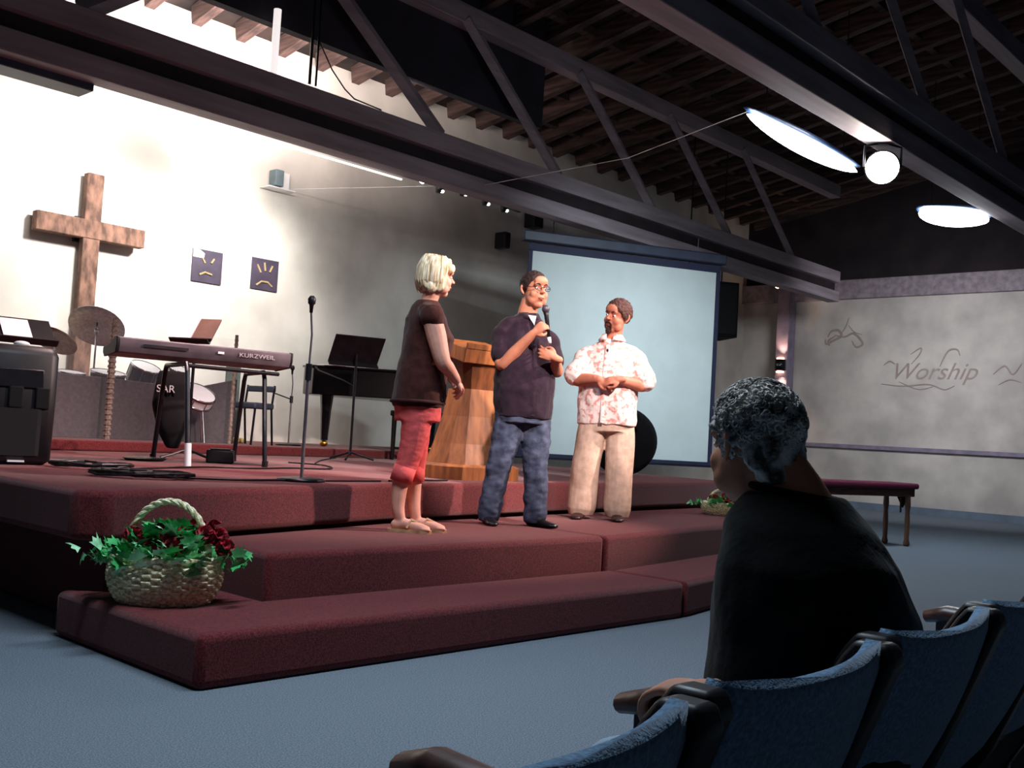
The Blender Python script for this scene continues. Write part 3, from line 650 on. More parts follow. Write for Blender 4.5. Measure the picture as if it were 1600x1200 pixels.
# ============================================================ BASKETS
def basket(loc, rx, ry, h, rz, label, catlabel, seed, nleaf=270, nfl=26):
    random.seed(seed)
    e = empty('wicker_basket', loc, rz, label, 'basket')
    n = 144; rows = 42; rs = []
    for i in range(rows+1):
        t = i/rows; k = .70+.34*sin(pi*(.12+.62*t))
        ring = []
        for j in range(n):
            a = 2*pi*j/n
            row = int(t*14); w = .009*(1 if (j//4+row) % 2 else -1)*abs(sin(pi*((t*14) % 1)))
            ring.append(Vector(((rx*k+w)*cos(a), (ry*k+w)*sin(a), t*h)))
        rs.append(ring)
    m = MB(); m.rings(rs); m.obj('woven_body', M_wicker, e)
    k = .70+.34*sin(pi*.74)
    rim = [(rx*k*1.02*cos(a), ry*k*1.02*sin(a), h+.004*sin(a*20)) for a in [2*pi*i/60 for i in range(61)]]
    MB().tube(rim, .013, 8).obj('rim', M_wicker, e)
    hd = MB(); N = 60
    for s in range(3):
        pts = []
        for i in range(N+1):
            a = pi*i/N; tw = i*.55+s*2.1
            pts.append((cos(a)*rx*.78+.008*cos(tw)*cos(a), .009*sin(tw), h*.9+sin(a)*h*1.32+.008*cos(tw)*sin(a)))
        hd.tube(pts, .009, 6)
    hd.obj('handle', M_wicker, e)
    def leaf(m, c, s, R):
        pr = [(0, 0), (.35, .25), (.9, .55), (.55, .62), (.5, 1.0), (.15, .85), (0, 1.35), (-.15, .85), (-.5, 1.0), (-.55, .62), (-.9, .55), (-.35, .25)]
        m.add([R @ Vector((x*s, y*s-.3*s, -.25*abs(x)*s-.12*y*y*s))+c for x, y in pr], [tuple(range(12))])
    L1, L2 = MB(), MB()
    for i in range(nleaf):
        a = random.random()*2*pi; r = random.random()**.6
        x = cos(a)*rx*(.2+1.0*r); y = sin(a)*ry*(.2+.95*r); z = h*(1.02+.85*(1-r)**.7*random.random())+random.uniform(-.02, .04)
        if r > .8: z = h*random.uniform(.72, 1.2)
        if abs(cos(a)) > .8 and r > .5: x *= random.uniform(1.05, 1.42); z = h*random.uniform(.85, 1.25)
        R = Euler((random.uniform(.2, 1.3)*(-1 if y < 0 else 1)*-1, random.uniform(-.6, .6), atan2(y, x)-pi/2+random.uniform(-.8, .8))).to_matrix()
        leaf(L1 if random.random() < .72 else L2, Vector((x, y, z)), random.uniform(.036, .066)*rx/.24, R)
    o = L1.obj('foliage', M_leaf, e); o2 = L2.obj('pale_foliage', M_leaf2, e)
    F = MB()
    cl = [(-.5, -.3, 1.38), (-.1, -.6, 1.34), (.25, -.65, 1.28), (-.05, -.1, 1.62), (.5, .1, 1.66), (-.62, -.1, 1.42), (.98, -.2, 1.50), (1.12, -.3, 1.28), (.86, -.1, 1.66), (.74, -.3, 1.55), (.2, -.4, 1.5)]
    for cx, cy, cz in cl:
        for q in range(nfl):
            v = Vector((random.gauss(0, 1), random.gauss(0, 1), random.gauss(0, 1))).normalized()
            R = v.to_track_quat('Z', 'Y').to_matrix(); c = Vector((cx*rx, cy*ry, cz*h))+v*.030*rx/.24
            s = .022*rx/.24
            F.add([R @ Vector(p)*s+c for p in [(0, 0, -.4), (.9, .2, .3), (.5, .9, .5), (-.4, .9, .3), (-.9, 0, .5), (-.4, -.9, .3), (.5, -.8, .5)]], [(0, 1, 2, 3), (0, 3, 4, 5), (0, 5, 6, 1)])
    F.obj('flowers', M_flower, e)
    return e
basket((2.46, 4.36, .22), .245, .19, .205, radians(-45), 'cream wicker basket of ivy and red flowers on lowest step at left', '', 3)
basket((8.58, 5.12, .44), .22, .17, .11, radians(-50), 'wicker basket of greenery on the upper step partly behind seated man', '', 5, 120, 12)
# something small in the dark left of the stage base
e = MB().box((0, 0, .25), (.3, .3, .5)).obj('equipment_case', M_black, loc=(1.95, 5.75, 0), bevel=.02); tag(e, 'dark equipment case on floor at far left beside the stage', 'case')
for z in (.18, .36): MB().box((.02, -.155, z), (.12, .012, .05)).obj('metal_latch', M_chrome, e, bevel=.005)

# ============================================================ THEATRE CHAIRS
def theatre_chair():
    e = empty('theatre_chair', (0, 0, 0), 0)
    # curved back shell: top z .80 at y=0, bottom z .42 at y=.17 ; width .44, bulging towards -y in the middle
    n = 16; rows = 10; th = .040
    def pt(u, t, off):
        x = u*.208; bul = -.026*(1-u*u)
        z = .805-.40*t-(.016*(1-u**4) if t == 0 else 0)
        return Vector((x, bul+.17*t+off-.02*sin(pi*t), z))
    rs = []
    for i in range(rows+1):
        t = i/rows; k = 1 if 0 < i < rows else .55
        rs.append([pt(-1+2*j/n, t, -th/2*k) for j in range(n+1)]+[pt(1-2*j/n, t, th/2*k) for j in range(n+1)])
    MB().rings(rs).obj('backrest', M_blue, e, smooth=True)
    MB().box((0, .40, .42), (.41, .44, .09), (-.06, 0, 0)).obj('seat', M_blue, e, bevel=.03, seg=3)
    MB().box((0, .40, .36), (.39, .40, .04)).obj('seat_pan', M_black, e, bevel=.01)
    for s in (-1, 1):
        f = MB().rings([[Vector((s*.232+d, y, z)) for d in (-.022, .022)]+[Vector((s*.232+d, y2, z)) for d in (.022, -.022)]
                  for y, y2, z in ((-.02, .03, .800), (-.03, .05, .775), (.04, .16, .60), (.12, .28, .42), (.22, .36, .25), (.18, .40, .0))]).obj('side_standard', M_black, e, bevel=.008)
    return e
def armrest(parent, x):
    MB().tube([(x, .10, .60), (x, .22, .620), (x, .38, .625), (x, .44, .61)], [(.026, .018), (.030, .022), (.034, .024), (.028, .018)], 12, flat=(1, 0, 0)).obj('armrest', M_dkwood, parent, smooth=True)
    MB().box((x, .30, .53), (.014, .22, .16)).obj('arm_bracket', M_black, parent)
    MB().box((x, .30, .24), (.014, .07, .48)).obj('arm_post', M_black, parent); MB().box((x, .30, .01), (.014, .3, .02)).obj('floor_plate', M_black, parent)
ch0 = theatre_chair(); armrest(ch0, -.262)
labels = ['blue theatre chair nearest the camera at bottom left of the row', 'blue theatre chair directly left of the seated man',
          'blue theatre chair in which the grey haired man sits', 'blue theatre chair directly right of the seated man', 'blue theatre chair at far right edge of the row', 'blue theatre chair beyond the right picture edge of the row']
for i in range(6):
    o = ch0 if i == 0 else copy_tree(ch0)
    o.location = (.70+i*.5275, .585+.026*i, 0); tag(o, labels[i], 'chair', 'blue theatre chairs in the front row')

# ============================================================ PEOPLE
def nz(p, s, a, off=0): return a*noise.noise(Vector(p)*s+Vector((off, off, off)))
def folds(s=7, a=.010, off=0, zs=1.0):
    return lambda p: nz((p.x*s, p.y*s, p.z*s*zs), 1, a, off)+nz((p.x*s*2.3, p.y*s*2.3, p.z*s*2.3*zs), 1, a*.4, off+5)
def head_parts(mb, T, fem=False, scale=1.0, beard=False):
    """adds skull, face, ears and nose to the body volume; T places head space (face towards -y) in the body's space"""
    h = MB()
    h.ell((0, .016, .035), (.074, .094, .084), n=24, m=16)
    h.ell((0, -.018, -.035), (.066, .068, .082), n=24, m=16); h.ell((0, -.010, -.060), (.060, .062, .052), n=24, m=16)
    h.ell((0, -.045, -.092), (.034, .034, .026))
    for s in (-1, 1):
        h.ell((s*.036, -.056, -.030), (.030, .026, .032)); h.ell((s*.031, -.074, .032), (.024, .014, .009))
        h.ell((s*.040, -.034, -.066), (.028, .036, .034))
        h.limb([(s*.074, .018, .018), (s*.083, .026, .020), (s*.083, .024, -.008), (s*.075, .008, -.030)], [.006, .010, .009, .007], 10)
        h.ell((s*.011, -.098, -.018), (.008, .010, .007))
        h.ell((s*.031, -.074, .020), (.017, .008, .006), n=12, m=8)
        h.ell((s*.031, -.074, -.004), (.016, .008, .005), n=12, m=8)
    h.ell((0, -.070, .055), (.05, .03, .035))
    h.limb([(0, -.080, .022), (0, -.094, .0), (0, -.106, -.014)], [.008, .009, .0115], 12)
    h.ell((0, -.083, -.048), (.023, .012, .010)); h.ell((0, -.080, -.062), (.020, .012, .008))
    h.xf(Matrix.Scale(scale, 4)); h.xf(T); mb.merge(h)
def face_bits(root, T, scale=1.0, brow='#2a1c18', lips=True, glasses=False):
    S = T @ Matrix.Scale(scale, 4)
    e = MB(); ir = MB(); br = MB()
    for s in (-1, 1):
        e.ell((s*.031, -.0745, .008), (.0125, .010, .0085), n=14, m=8); ir.ell((s*.031, -.083, .008), (.0055, .003, .0058), n=10, m=6)
        br.limb([(s*.015, -.088, .031), (s*.031, -.088, .036), (s*.048, -.077, .030)], [.003, .0045, .0025], 8)
    e.xf(S).obj('eyes', M_eye, root, smooth=True); ir.xf(S).obj('irises', M_iris, root, smooth=True)
    br.xf(S).obj('eyebrows', mat('brow_'+brow[1:], brow, .8, .1, 20), root, smooth=True)
    l = MB(); l.limb([(-.021, -.087, -.054), (-.008, -.0935, -.052), (0, -.0928, -.053), (.008, -.0935, -.052), (.021, -.087, -.054)], [.0015, .003, .0028, .003, .0015], 8)
    l.limb([(-.018, -.087, -.058), (0, -.0918, -.061), (.018, -.087, -.058)], [.0015, .0038, .0015], 8)
    l.xf(S).obj('lips', M_lips, root, smooth=True)
    if glasses:
        g = MB()
        for s in (-1, 1):
            pts = [(s*(.033+.025*cos(a)), -.100+.006*abs(cos(a)), .008+.016*sin(a)) for a in [2*pi*k/20 for k in range(21)]]
            g.tube(pts, .0018, 6); g.tube([(s*.057, -.094, .012), (s*.080, -.03, .014), (s*.086, .02, .012)], .0018, 6)
        g.tube([(-.009, -.1, .012), (0, -.104, .015), (.009, -.1, .012)], .0018, 6)
        g.xf(S).obj('glasses', M_blackm, root, smooth=True)
def hair_cap(root, T, scale, m, vox, lower, disp, extra=None, front=-.055, grow=.010):
    """scalp hair: skull enlarged, cut away over face"""
    h = MB(); n = 36; k = 22; rs = []
    for i in range(k):
        t = i/(k-1); ring = []
        for j in range(n):
            a = 2*pi*j/n; d = cos(a+pi/2)  # +1 at face (-y)? 
            fy = -sin(a)
            zlow = lower+(front-lower)*max(0, fy)**1.1 if fy > 0 else lower
            th = acos_c(zlow/.092)
            ph = th*(1-t)
            r = sin(ph); z = cos(ph)
            ring.append(Vector((cos(a)*(.074+grow)*r, .016+sin(a)*(.094+grow)*r, .035+z*(.086+grow))))
        rs.append(ring)
    h.rings(rs)
    # close inside with slightly smaller copy is not needed: cap at rim closes the solid
    if extra: extra(h)
    h.xf(Matrix.Scale(scale, 4)); h.xf(T)
    return fuse(h, 'hair', m, root, vox, 2, disp)
def acos_c(x): return math.acos(max(-1, min(1, x)))
def hand(mb, wrist, d, pn, curl=.5, thumb=1, s=1.0, spread=.10, curls=None):
    """wrist point, direction d along the palm, palm normal pn (side fingers curl towards)"""
    d = Vector(d).normalized(); pn = Vector(pn); pn = (pn-d*pn.dot(d)).normalized(); x = d.cross(pn)*thumb
    M = lambda a, b, c: Vector(wrist)+(x*a+d*b+pn*c)*s
    R = Matrix((x, d, pn)).transposed()
    mb.ell(M(0, .048, 0), (.040*s, .050*s, .017*s), R, 14, 10); mb.ell(M(.02, .03, .006), (.018*s, .03*s, .016*s), R, 12, 8)
    mb.limb([M(0, -.03, 0), M(0, .02, 0)], [.025*s, .026*s], 12)
    L = [.072, .080, .075, .060]
    for i in range(4):
        ox = .030-.020*i; b0 = M(ox, .086-.004*abs(i-1.3), 0); c = curls[i] if curls else curl*(1+.12*i)
        p = b0.copy(); ang = .15*c; pts = [M(ox, .06, 0), p.copy()]
        for j, f in enumerate((.45, .32, .23)):
            ang += c*(.55, 1.0, .7)[j]
            dirv = (d*cos(ang)+pn*sin(ang)+x*(spread*(1.3-i)/2)).normalized(); p = p+dirv*L[i]*f*s; pts.append(p.copy())
        mb.limb(pts, [.0095*s, .0092*s, .0085*s, .0078*s, .0066*s], 10)
    p = M(.034, .022, .006); q = M(.052, .048, .016); r = M(.052-.012*curl, .076, .022+.018*curl); t = M(.044-.03*curl, .098, .026+.03*curl)
    mb.limb([p, q, r, t], [.014*s, .0115*s, .0098*s, .0075*s], 10)
def shoe(mb, heel, toe, w=.046, h=.055):
    heel, toe = Vector(heel), Vector(toe); d = toe-heel
    L = d.length; d.normalize(); x = Vector((-d.y, d.x, 0)); R = Matrix((x, d, Vector((0, 0, 1)))).transposed()
    rs = []
    for t, ww, hh in ((0, .55, .8), (.04, .8, 1.1), (.2, .85, 1.35), (.42, .85, 1.2), (.62, 1.0, .85), (.82, .98, .65), (.95, .75, .55), (1.0, .4, .4)):
        rs.append([heel+d*L*t+x*cos(a)*w*ww+Vector((0, 0, max(.0, h*hh*.5+sin(a)*h*hh*.5))) for a in [2*pi*k/18 for k in range(18)]])
    mb.rings(rs)
def headT(c, yaw, pitch=0, roll=0):
    return Matrix.Translation(c) @ Matrix.Rotation(yaw, 4, 'Z') @ Matrix.Rotation(roll, 4, 'Y') @ Matrix.Rotation(pitch, 4, 'X')
def turn(p, yaw, c=(0, 0)):
    x, y, z = p; x -= c[0]; y -= c[1]
    return (c[0]+x*cos(yaw)-y*sin(yaw), c[1]+x*sin(yaw)+y*cos(yaw), z)

# ---------- woman in dark brown top and coral capri trousers (viewer space: x right, y away, z up)
wx, wy = 4.36, 4.78
W_ = empty('person', (wx, wy, .44), phi(wx, wy), 'person with blonde bob in dark brown top and coral cropped trousers, hands clasped', 'person')
yw = radians(105)      # body turned to the viewer's right
T = headT((.04, .01, 1.588), radians(108), radians(4), 0)
b = MB(); head_parts(b, T, scale=1.03)
b.limb([(-.02, .0, 1.36), (.0, .0, 1.44), (.025, .0, 1.53)], [.062, .052, .052])
b.loft([((-.02, 0, .82), .15, .115, yw), ((-.02, 0, 1.0), .135, .10, yw), ((-.01, 0, 1.2), .15, .115, yw), ((-.02, 0, 1.33), .165, .095, yw), ((-.01, 0, 1.40), .09, .06, yw)])
RS = Vector((.02, -.185, 1.315)); RE = Vector((.10, -.205, 1.055)); RWr = Vector((.195, -.10, .945))
LS = Vector((-.02, .18, 1.315)); LE = Vector((.09, .20, 1.06)); LW = Vector((.185, .06, .945))
b.limb([RS, RS.lerp(RE, .45), RE, RE.lerp(RWr, .4), RWr], [.062, .062, .050, .044, .029])
b.limb([LS, LS.lerp(LE, .45), LE, LE.lerp(LW, .4), LW], [.056, .050, .040, .036, .026])
hand(b, RWr, (.45, .75, -.45), (-.5, .35, -.7), .75, -1, .92); hand(b, LW+Vector((.01, -.01, -.02)), (.35, -.8, -.45), (-.6, -.3, -.5), .75, 1, .92)
legs = []
for sx, sy in ((-.115, -.06), (-.02, .06)):
    b.limb([(0, sy, .80), (-.02+sx*.3, sy, .46), (-.015+sx*.75, sy, .34), (sx*1.0, sy, .17), (sx+.02, sy, .075)], [.085, .055, .054, .043, .032])
    # bare foot
    b.limb([(sx-.005, sy, .045), (sx+.06, sy-.01, .05), (sx+.14, sy-.03, .032), (sx+.185, sy-.04, .026)], [.032, .034, .032, .022])
    for k in range(5): b.limb([(sx+.165-.008*abs(k-1), sy-.062+k*.014, .026), (sx+.20-.010*k, sy-.070+k*.014, .022)], [.010 if k == 0 else .008]*2, 8)
fuse(b, 'body', M_skin, W_, .006, 4)
face_bits(W_, T, 1.03, '#a8845a')
M_brown = mat('dark_brown_knit', '#46241f', .95, .12, 30, bump=.2, bscale=120, sheen=.1, spec=.1)
s = MB()
s.loft([((-.035, 0, .765), .172, .150, yw), ((-.035, 0, .80), .182, .160, yw), ((-.025, 0, .92), .178, .158, yw), ((-.005, 0, 1.08), .165, .148, yw), ((.01, 0, 1.2), .172, .150, yw), ((-.015, 0, 1.32), .180, .122, yw), ((-.02, 0, 1.395), .135, .088, yw), ((-.012, 0, 1.435), .082, .068, yw)])
for q in (-.15, .15): s.limb([(-.01, 0, 1.40), (-.01, q, 1.345)], [.055, .060])
for S, E in ((RS, RE), (LS, LE)):
    s.limb([S+Vector((-.01, S.y*-.30, .02)), S.lerp(E, -.04), S.lerp(E, .06)], [.074, .074, .070], 16)
fuse(s, 'top', M_brown, W_, .008, 4, folds(8, .010, 3))
MB().tube([(-.035+cos(a)*.163*1.0, sin(a)*.19, .80) for a in [2*pi*k/40 for k in range(41)]], .012, 8).obj('hem_band', mat('darker_brown_band', '#38191a', .95, .1, 20), W_, smooth=True)
M_coral = mat('coral_cotton', '#e0605f', .85, .08, 20, bump=.15, bscale=80, spec=.15)
p = MB(); p.loft([((-.03, 0, .84), .15, .13, yw), ((-.03, 0, .76), .162, .142, yw), ((-.03, 0, .68), .158, .138, yw)])
for sx, sy in ((-.115, -.065), (-.02, .065)):
    p.limb([(-.03, sy, .72), (-.03+sx*.1, sy, .58), (-.02+sx*.4, sy, .45), (-.015+sx*.72, sy, .355)], [.100, .086, .072, .063], 18)
fuse(p, 'cropped_trousers', M_coral, W_, .007, 6, folds(11, .004, 1, 2.2))
c = MB()
for sx, sy in ((-.115, -.065), (-.02, .065)):
    c.tube([(-.02+sx*.55, sy, .40), (-.015+sx*.80, sy, .305)], [.070, .069], 26)
c.obj('trouser_cuffs', M_coral, W_, smooth=True)
M_sand = mat('tan_sandal_leather', '#b98d68', .6, .2, 15)
for sx, sy in ((-.115, -.06), (-.02, .06)):
    q = MB(); rs = []
    for t, ww in ((-.055, .02), (-.04, .035), (.02, .036), (.12, .045), (.19, .042), (.215, .02)):
        rs.append([Vector((sx+t, sy-.02*max(0, t)/.1*.8+ww*s_, z)) for s_, z in ((-1, 0), (1, 0), (1, .02), (-1, .02))])
    q.rings(rs)
    q.tube([(sx+.06, sy-.052, .03), (sx+.09, sy-.035, .075), (sx+.15, sy-.028, .055)], .007, 6); q.tube([(sx+.06, sy+.030, .03), (sx+.09, sy+.0, .078), (sx+.15, sy-.028, .055)], .007, 6)
    q.obj('sandal', M_sand, W_)
M_blond = mat('blonde_hair', '#f0dfc4', .55, .2, 60, hex2='#bd9a6c', stretch=(1, 1, .18), bump=.5, bscale=90)
def wex(h):
    h.ell((0, .055, .0), (.085, .070, .085)); h.ell((0, .075, -.055), (.072, .045, .050)); h.ell((0, -.02, .100), (.062, .06, .030))
    for s_ in (-1, 1):
        h.ell((s_*.070, .012, -.02), (.024, .050, .075), (0, 0, s_*.1)); h.ell((s_*.062, .055, -.075), (.030, .042, .032)); h.ell((s_*.060, -.045, .058), (.024, .035, .035))
hair_cap(W_, T, 1.03, M_blond, .006, -.05, lambda p: nz((p.x*60, p.y*60, p.z*12), 1, .007)+nz((p.x*22, p.y*22, p.z*14), 1, .012), wex, .05, .014)
# strands
st = MB(); random.seed(4)
for i in range(130):
    a = random.uniform(.15, pi-.15) if random.random() < .8 else random.choice((random.uniform(-.5, .1), random.uniform(pi-.1, pi+.5)))
    r0 = .02+random.random()*.05; k = random.uniform(.9, 1.06); pts = []
    for t in (0, .25, .5, .75, 1):
        rr = [r0, .075, .098, .098, .080+random.uniform(-.01, .012)][int(t*4)]; zz = [.128, .11, .045, -.035, -.085+random.uniform(-.02, .02)][int(t*4)]
        pts.append(T @ (Vector((cos(a)*rr*.92*k, .018+sin(a)*rr*1.12*k, zz))*1.03))
    st.tube(pts, [.004, .006, .007, .006, .002], 5)
st.obj('hair_strands', M_blond, W_, smooth=True)

# ---------- man in black shirt and jeans, holding microphone
mx, my = 5.42, 4.93
P1 = empty('person', (mx, my, .44), phi(mx, my), 'person with glasses, black short sleeved shirt and jeans speaking into a microphone', 'person')
yw = radians(22)
T = headT((.055, -.02, 1.662), radians(34), radians(2), 0)
b = MB(); head_parts(b, T, scale=1.10)
b.limb([(.0, .02, 1.42), (.01, .01, 1.49), (.035, .0, 1.59)], [.074, .068, .066])
b.loft([((.02, 0, .90), .17, .125, yw), ((.02, 0, 1.0), .175, .13, yw), ((.015, 0, 1.22), .16, .12, yw), ((.01, .0, 1.33), .12, .09, yw), ((.01, .01, 1.44), .07, .06, yw)])
RS = Vector((-.150, -.03, 1.335)); RE = Vector((-.140, -.13, 1.115)); RWr = Vector((.065, -.255, 1.335))
LS = Vector((.175, .05, 1.33)); LE = Vector((.245, -.02, 1.10)); LW = Vector((.225, -.215, 1.175))
b.limb([RS, RS.lerp(RE, .5), RE, RE.lerp(RWr, .4), RWr], [.062, .056, .046, .044, .029])
b.limb([LS, LS.lerp(LE, .5), LE, LE.lerp(LW, .4), LW], [.062, .056, .046, .042, .029])
hand(b, RWr, (.72, -.35, .62), (.45, .85, -.1), 1.35, -1, 1.0, .02)
hand(b, LW, (-.88, .0, .30), (.1, .85, .1), .55, -1, 1.0, .18)
b.limb([(-.07, .0, .82), (-.10, -.02, .47), (-.145, 0, .10)], [.066, .055, .042]); b.limb([(.10, .02, .82), (.11, -.01, .47), (.13, .03, .10)], [.066, .055, .042])
b.limb([(-.06, .01, .80), (.09, .01, .80)], [.07, .07]); b.limb([(.02, 0, .8), (.02, 0, .95)], [.1, .12])
fuse(b, 'body', M_skin2, P1, .006, 4)
face_bits(P1, T, 1.10, '#1e1412', glasses=True)
M_shirt = mat('black_shirt_cotton', '#2a1d29', .9, .12, 25, bump=.2, bscale=70, spec=.15, sheen=.1)
s = MB()
s.loft([((.03, .0, .755), .205, .155, yw), ((.03, 0, .80), .210, .165, yw), ((.025, -.01, .95), .213, .18, yw), ((.02, -.01, 1.1), .212, .178, yw), ((.015, 0, 1.25), .206, .156, yw), ((.01, .0, 1.34), .165, .128, yw), ((.008, .005, 1.44), .118, .098, yw), ((.008, .01, 1.495), .080, .076, yw)])
for q in (-.155, .155): s.limb([Vector((.01, .01, 1.450)), Vector(turn((q*.6, 0, 1.402), yw)), Vector(turn((q, 0, 1.335), yw))], [.068, .068, .068])
for S, E in ((RS, RE), (LS, LE)):
    s.limb([S+Vector((-S.x*.3, 0, .01)), S.lerp(E, .02), S.lerp(E, .35), S.lerp(E, .66)], [.070, .073, .076, .078], 18)
fuse(s, 'shirt', M_shirt, P1, .008, 4, folds(7, .016, 8))
cl = MB(); N = 26
for k in range(2):
    pass
ring0 = [Vector(turn((.062*cos(a)+.018, -.012+.066*sin(a), 1.465+.02*max(0, sin(a))), yw)) for a in [(-pi/2+.38)+(2*pi-.76)*i/N for i in range(N+1)]]
ring1 = [Vector(turn((.088*cos(a)+.018, -.012+.092*sin(a), 1.452), yw)) for a in [(-pi/2+.30)+(2*pi-.60)*i/N for i in range(N+1)]]
ringt = [Vector(turn((.068*cos(a)+.018, -.012+.070*sin(a), 1.498+.02*max(0, sin(a))), yw)) for a in [(-pi/2+.38)+(2*pi-.76)*i/N for i in range(N+1)]]
def collar(rings, m, root):
    vs = [v for r in rings for v in r]; n = len(rings[0]); fs = []
    for i in range(len(rings)-1): fs += [(i*n+j, i*n+j+1, (i+1)*n+j+1, (i+1)*n+j) for j in range(n-1)]
    o = MB().add(vs, fs).obj('collar', m, root, smooth=True); sd = o.modifiers.new('s', 'SOLIDIFY'); sd.thickness = .006; return o
collar([ring0, ringt, ring1], M_shirt, P1)
fr = Vector(turn((0, -.178, 0), yw))
pk = MB()
pk.tube([Vector(turn((.02, -.125, 1.42), yw)), Vector(turn((.02, -.150, 1.33), yw)), Vector(turn((.02, -.186, 1.1), yw)), Vector(turn((.02, -.188, .93), yw)), Vector(turn((.025, -.172, .77), yw))], [(.016, .006)]*5, 8, flat=(1, .3, 0)); pk.obj('button_placket', M_shirt, P1)
MB().add([Vector(turn(v, yw)) for v in ((-.016, -.098, 1.475), (.045, -.098, 1.475), (.015, -.146, 1.40))], [(0, 1, 2)]).obj('undershirt', M_white, P1)
M_jean = mat('worn_blue_denim', '#4b5366', .9, .15, 14, hex2='#343a4c', bump=.3, bscale=150, spec=.1)
p = MB(); p.loft([((.03, 0, .88), .18, .14, yw), ((.03, 0, .80), .190, .15, yw), ((.025, 0, .72), .188, .148, yw)])
p.limb([(-.065, -.01, .76), (-.085, -.03, .60), (-.115, -.045, .45), (-.145, -.02, .28), (-.175, -.01, .065)], [.112, .106, .090, .084, .082], 20)
p.limb([(.115, .03, .76), (.125, .01, .60), (.13, .0, .45), (.145, .02, .28), (.15, .04, .065)], [.112, .106, .090, .084, .082], 20)
fuse(p, 'jeans', M_jean, P1, .008, 3, folds(9, .011, 2, 1.8), .022)
M_shoe = mat('black_shoe_leather', '#120f12', .35, .1, 10)
for a, c_ in (((-.20, .05, 0), (-.13, -.21, 0)), ((.10, .07, 0), (.305, -.07, 0))):
    q = MB(); shoe(q, a, c_); fuse(q, 'shoe', M_shoe, P1, .006, 3)
M_dkhair = mat('dark_brown_hair', '#2b1a18', .7, .25, 90, bump=.5, bscale=150)
hair_cap(P1, T, 1.10, M_dkhair, .005, -.060, lambda p: nz((p.x*60, p.y*60, p.z*60), 1, .005), None, .056, .009)
# microphone held in the right hand
mc = empty('microphone', P1.location, P1.rotation_euler[2]); mc.rotation_euler = P1.rotation_euler; tag(mc, 'grey headed microphone with white tail held by the man in black', 'microphone')
A = Vector((.172, -.265, 1.305)); D = Vector((-.16, .10, .95)).normalized()
MB().tube([A, A+D*.16, A+D*.185], [.011, .016, .022], 14).obj('handle', M_black, mc, smooth=True)
MB().tube([A-D*.035, A+D*.006], [.0125, .0135], 14).obj('white_tail', M_white, mc, smooth=True)
MB().ell(A+D*.205, (.027, .027, .029)).obj('mesh_head', mat('mic_mesh', '#5c5560', .5, .2, 200, metal=.5), mc, smooth=True)

# ---------- man in pale patterned shirt
qx, qy = 6.62, 5.12
P2 = empty('person', (qx, qy, .44), phi(qx, qy), 'person in pale red patterned shirt and tan trousers with goatee, hands folded', 'person')
yw = radians(-12)
T = headT((.075, -.03, 1.628), radians(-38), radians(4), radians(9))
b = MB(); head_parts(b, T, scale=1.13)
b.limb([(.04, .03, 1.38), (.05, .01, 1.45), (.065, .0, 1.56)], [.080, .072, .066])
b.loft([((.03, 0, .88), .2, .15, yw), ((.03, 0, 1.0), .21, .16, yw), ((.035, 0, 1.20), .17, .12, yw), ((.04, .0, 1.30), .13, .09, yw), ((.04, .01, 1.40), .07, .07, yw)])
RS = Vector((-.160, .0, 1.300)); RE = Vector((-.215, -.09, 1.105)); RWr = Vector((-.045, -.265, 1.105))
LS = Vector((.24, -.03, 1.300)); LE = Vector((.300, -.11, 1.085)); LW = Vector((.115, -.275, 1.11))
b.limb([RS, RS.lerp(RE, .5), RE, RE.lerp(RWr, .4), RWr], [.068, .062, .052, .050, .033])
b.limb([LS, LS.lerp(LE, .5), LE, LE.lerp(LW, .4), LW], [.068, .062, .052, .050, .033])
hand(b, RWr, (.85, -.25, -.30), (-.1, .9, -.5), .6, -1, 1.0, .05); hand(b, LW+Vector((0, -.02, .0)), (-.9, -.12, -.15), (.0, .8, -.55), .7, 1, 1.0, .05)
b.limb([(-.07, .0, .8), (-.10, -.02, .47), (-.13, 0, .10)], [.075, .06, .042]); b.limb([(.12, .0, .8), (.14, -.01, .47), (.15, .0, .10)], [.075, .06, .042])
b.limb([(-.06, .0, .80), (.11, .0, .80)], [.07, .07]); b.limb([(.03, 0, .8), (.03, 0, .95)], [.1, .12])
fuse(b, 'body', M_skin3, P2, .006, 4)
face_bits(P2, T, 1.13, '#2e1b18')
M_pat = mat('pale_patterned_cotton', '#f0e2dc', .85, .04, 26, hex2='#d99a92', bump=.15, bscale=60, spec=.15, detail=6)
rp = [n for n in M_pat.node_tree.nodes if n.type == 'MAP_RANGE'][0]; rp.inputs[1].default_value = .50; rp.inputs[2].default_value = .60
s = MB()
s.loft([((.035, .0, .755), .232, .175, yw), ((.035, 0, .80), .238, .185, yw), ((.035, -.015, .95), .240, .200, yw), ((.035, -.02, 1.08), .236, .200, yw), ((.038, -.01, 1.22), .226, .172, yw), ((.04, .0, 1.32), .195, .134, yw), ((.042, .01, 1.40), .125, .105, yw), ((.045, .01, 1.45), .088, .086, yw)])
for q in (-.17, .17): s.limb([Vector((.04, .01, 1.39)), Vector(turn((q+.04, 0, 1.315), yw))], [.074, .080])
for S, E in ((RS, RE), (LS, LE)):
    s.limb([S+Vector((-(S.x-.04)*.25, 0, .0)), S.lerp(E, .05), S.lerp(E, .45), S.lerp(E, .80)+Vector(((S.x-.04)*.12, 0, 0))], [.074, .080, .090, .094], 20)
fuse(s, 'shirt', M_pat, P2, .008, 4, folds(7, .014, 21))
mk = lambda r, z, up=0, op=.38: [Vector(turn((r*cos(a)+.045, -.005+r*1.04*sin(a), z+up*max(0, sin(a))), yw)) for a in [(-pi/2+op)+(2*pi-2*op)*i/N for i in range(N+1)]]
collar([mk(.074, 1.44, .02), mk(.080, 1.485, .02), mk(.112, 1.435, .01, .25)], M_pat, P2)
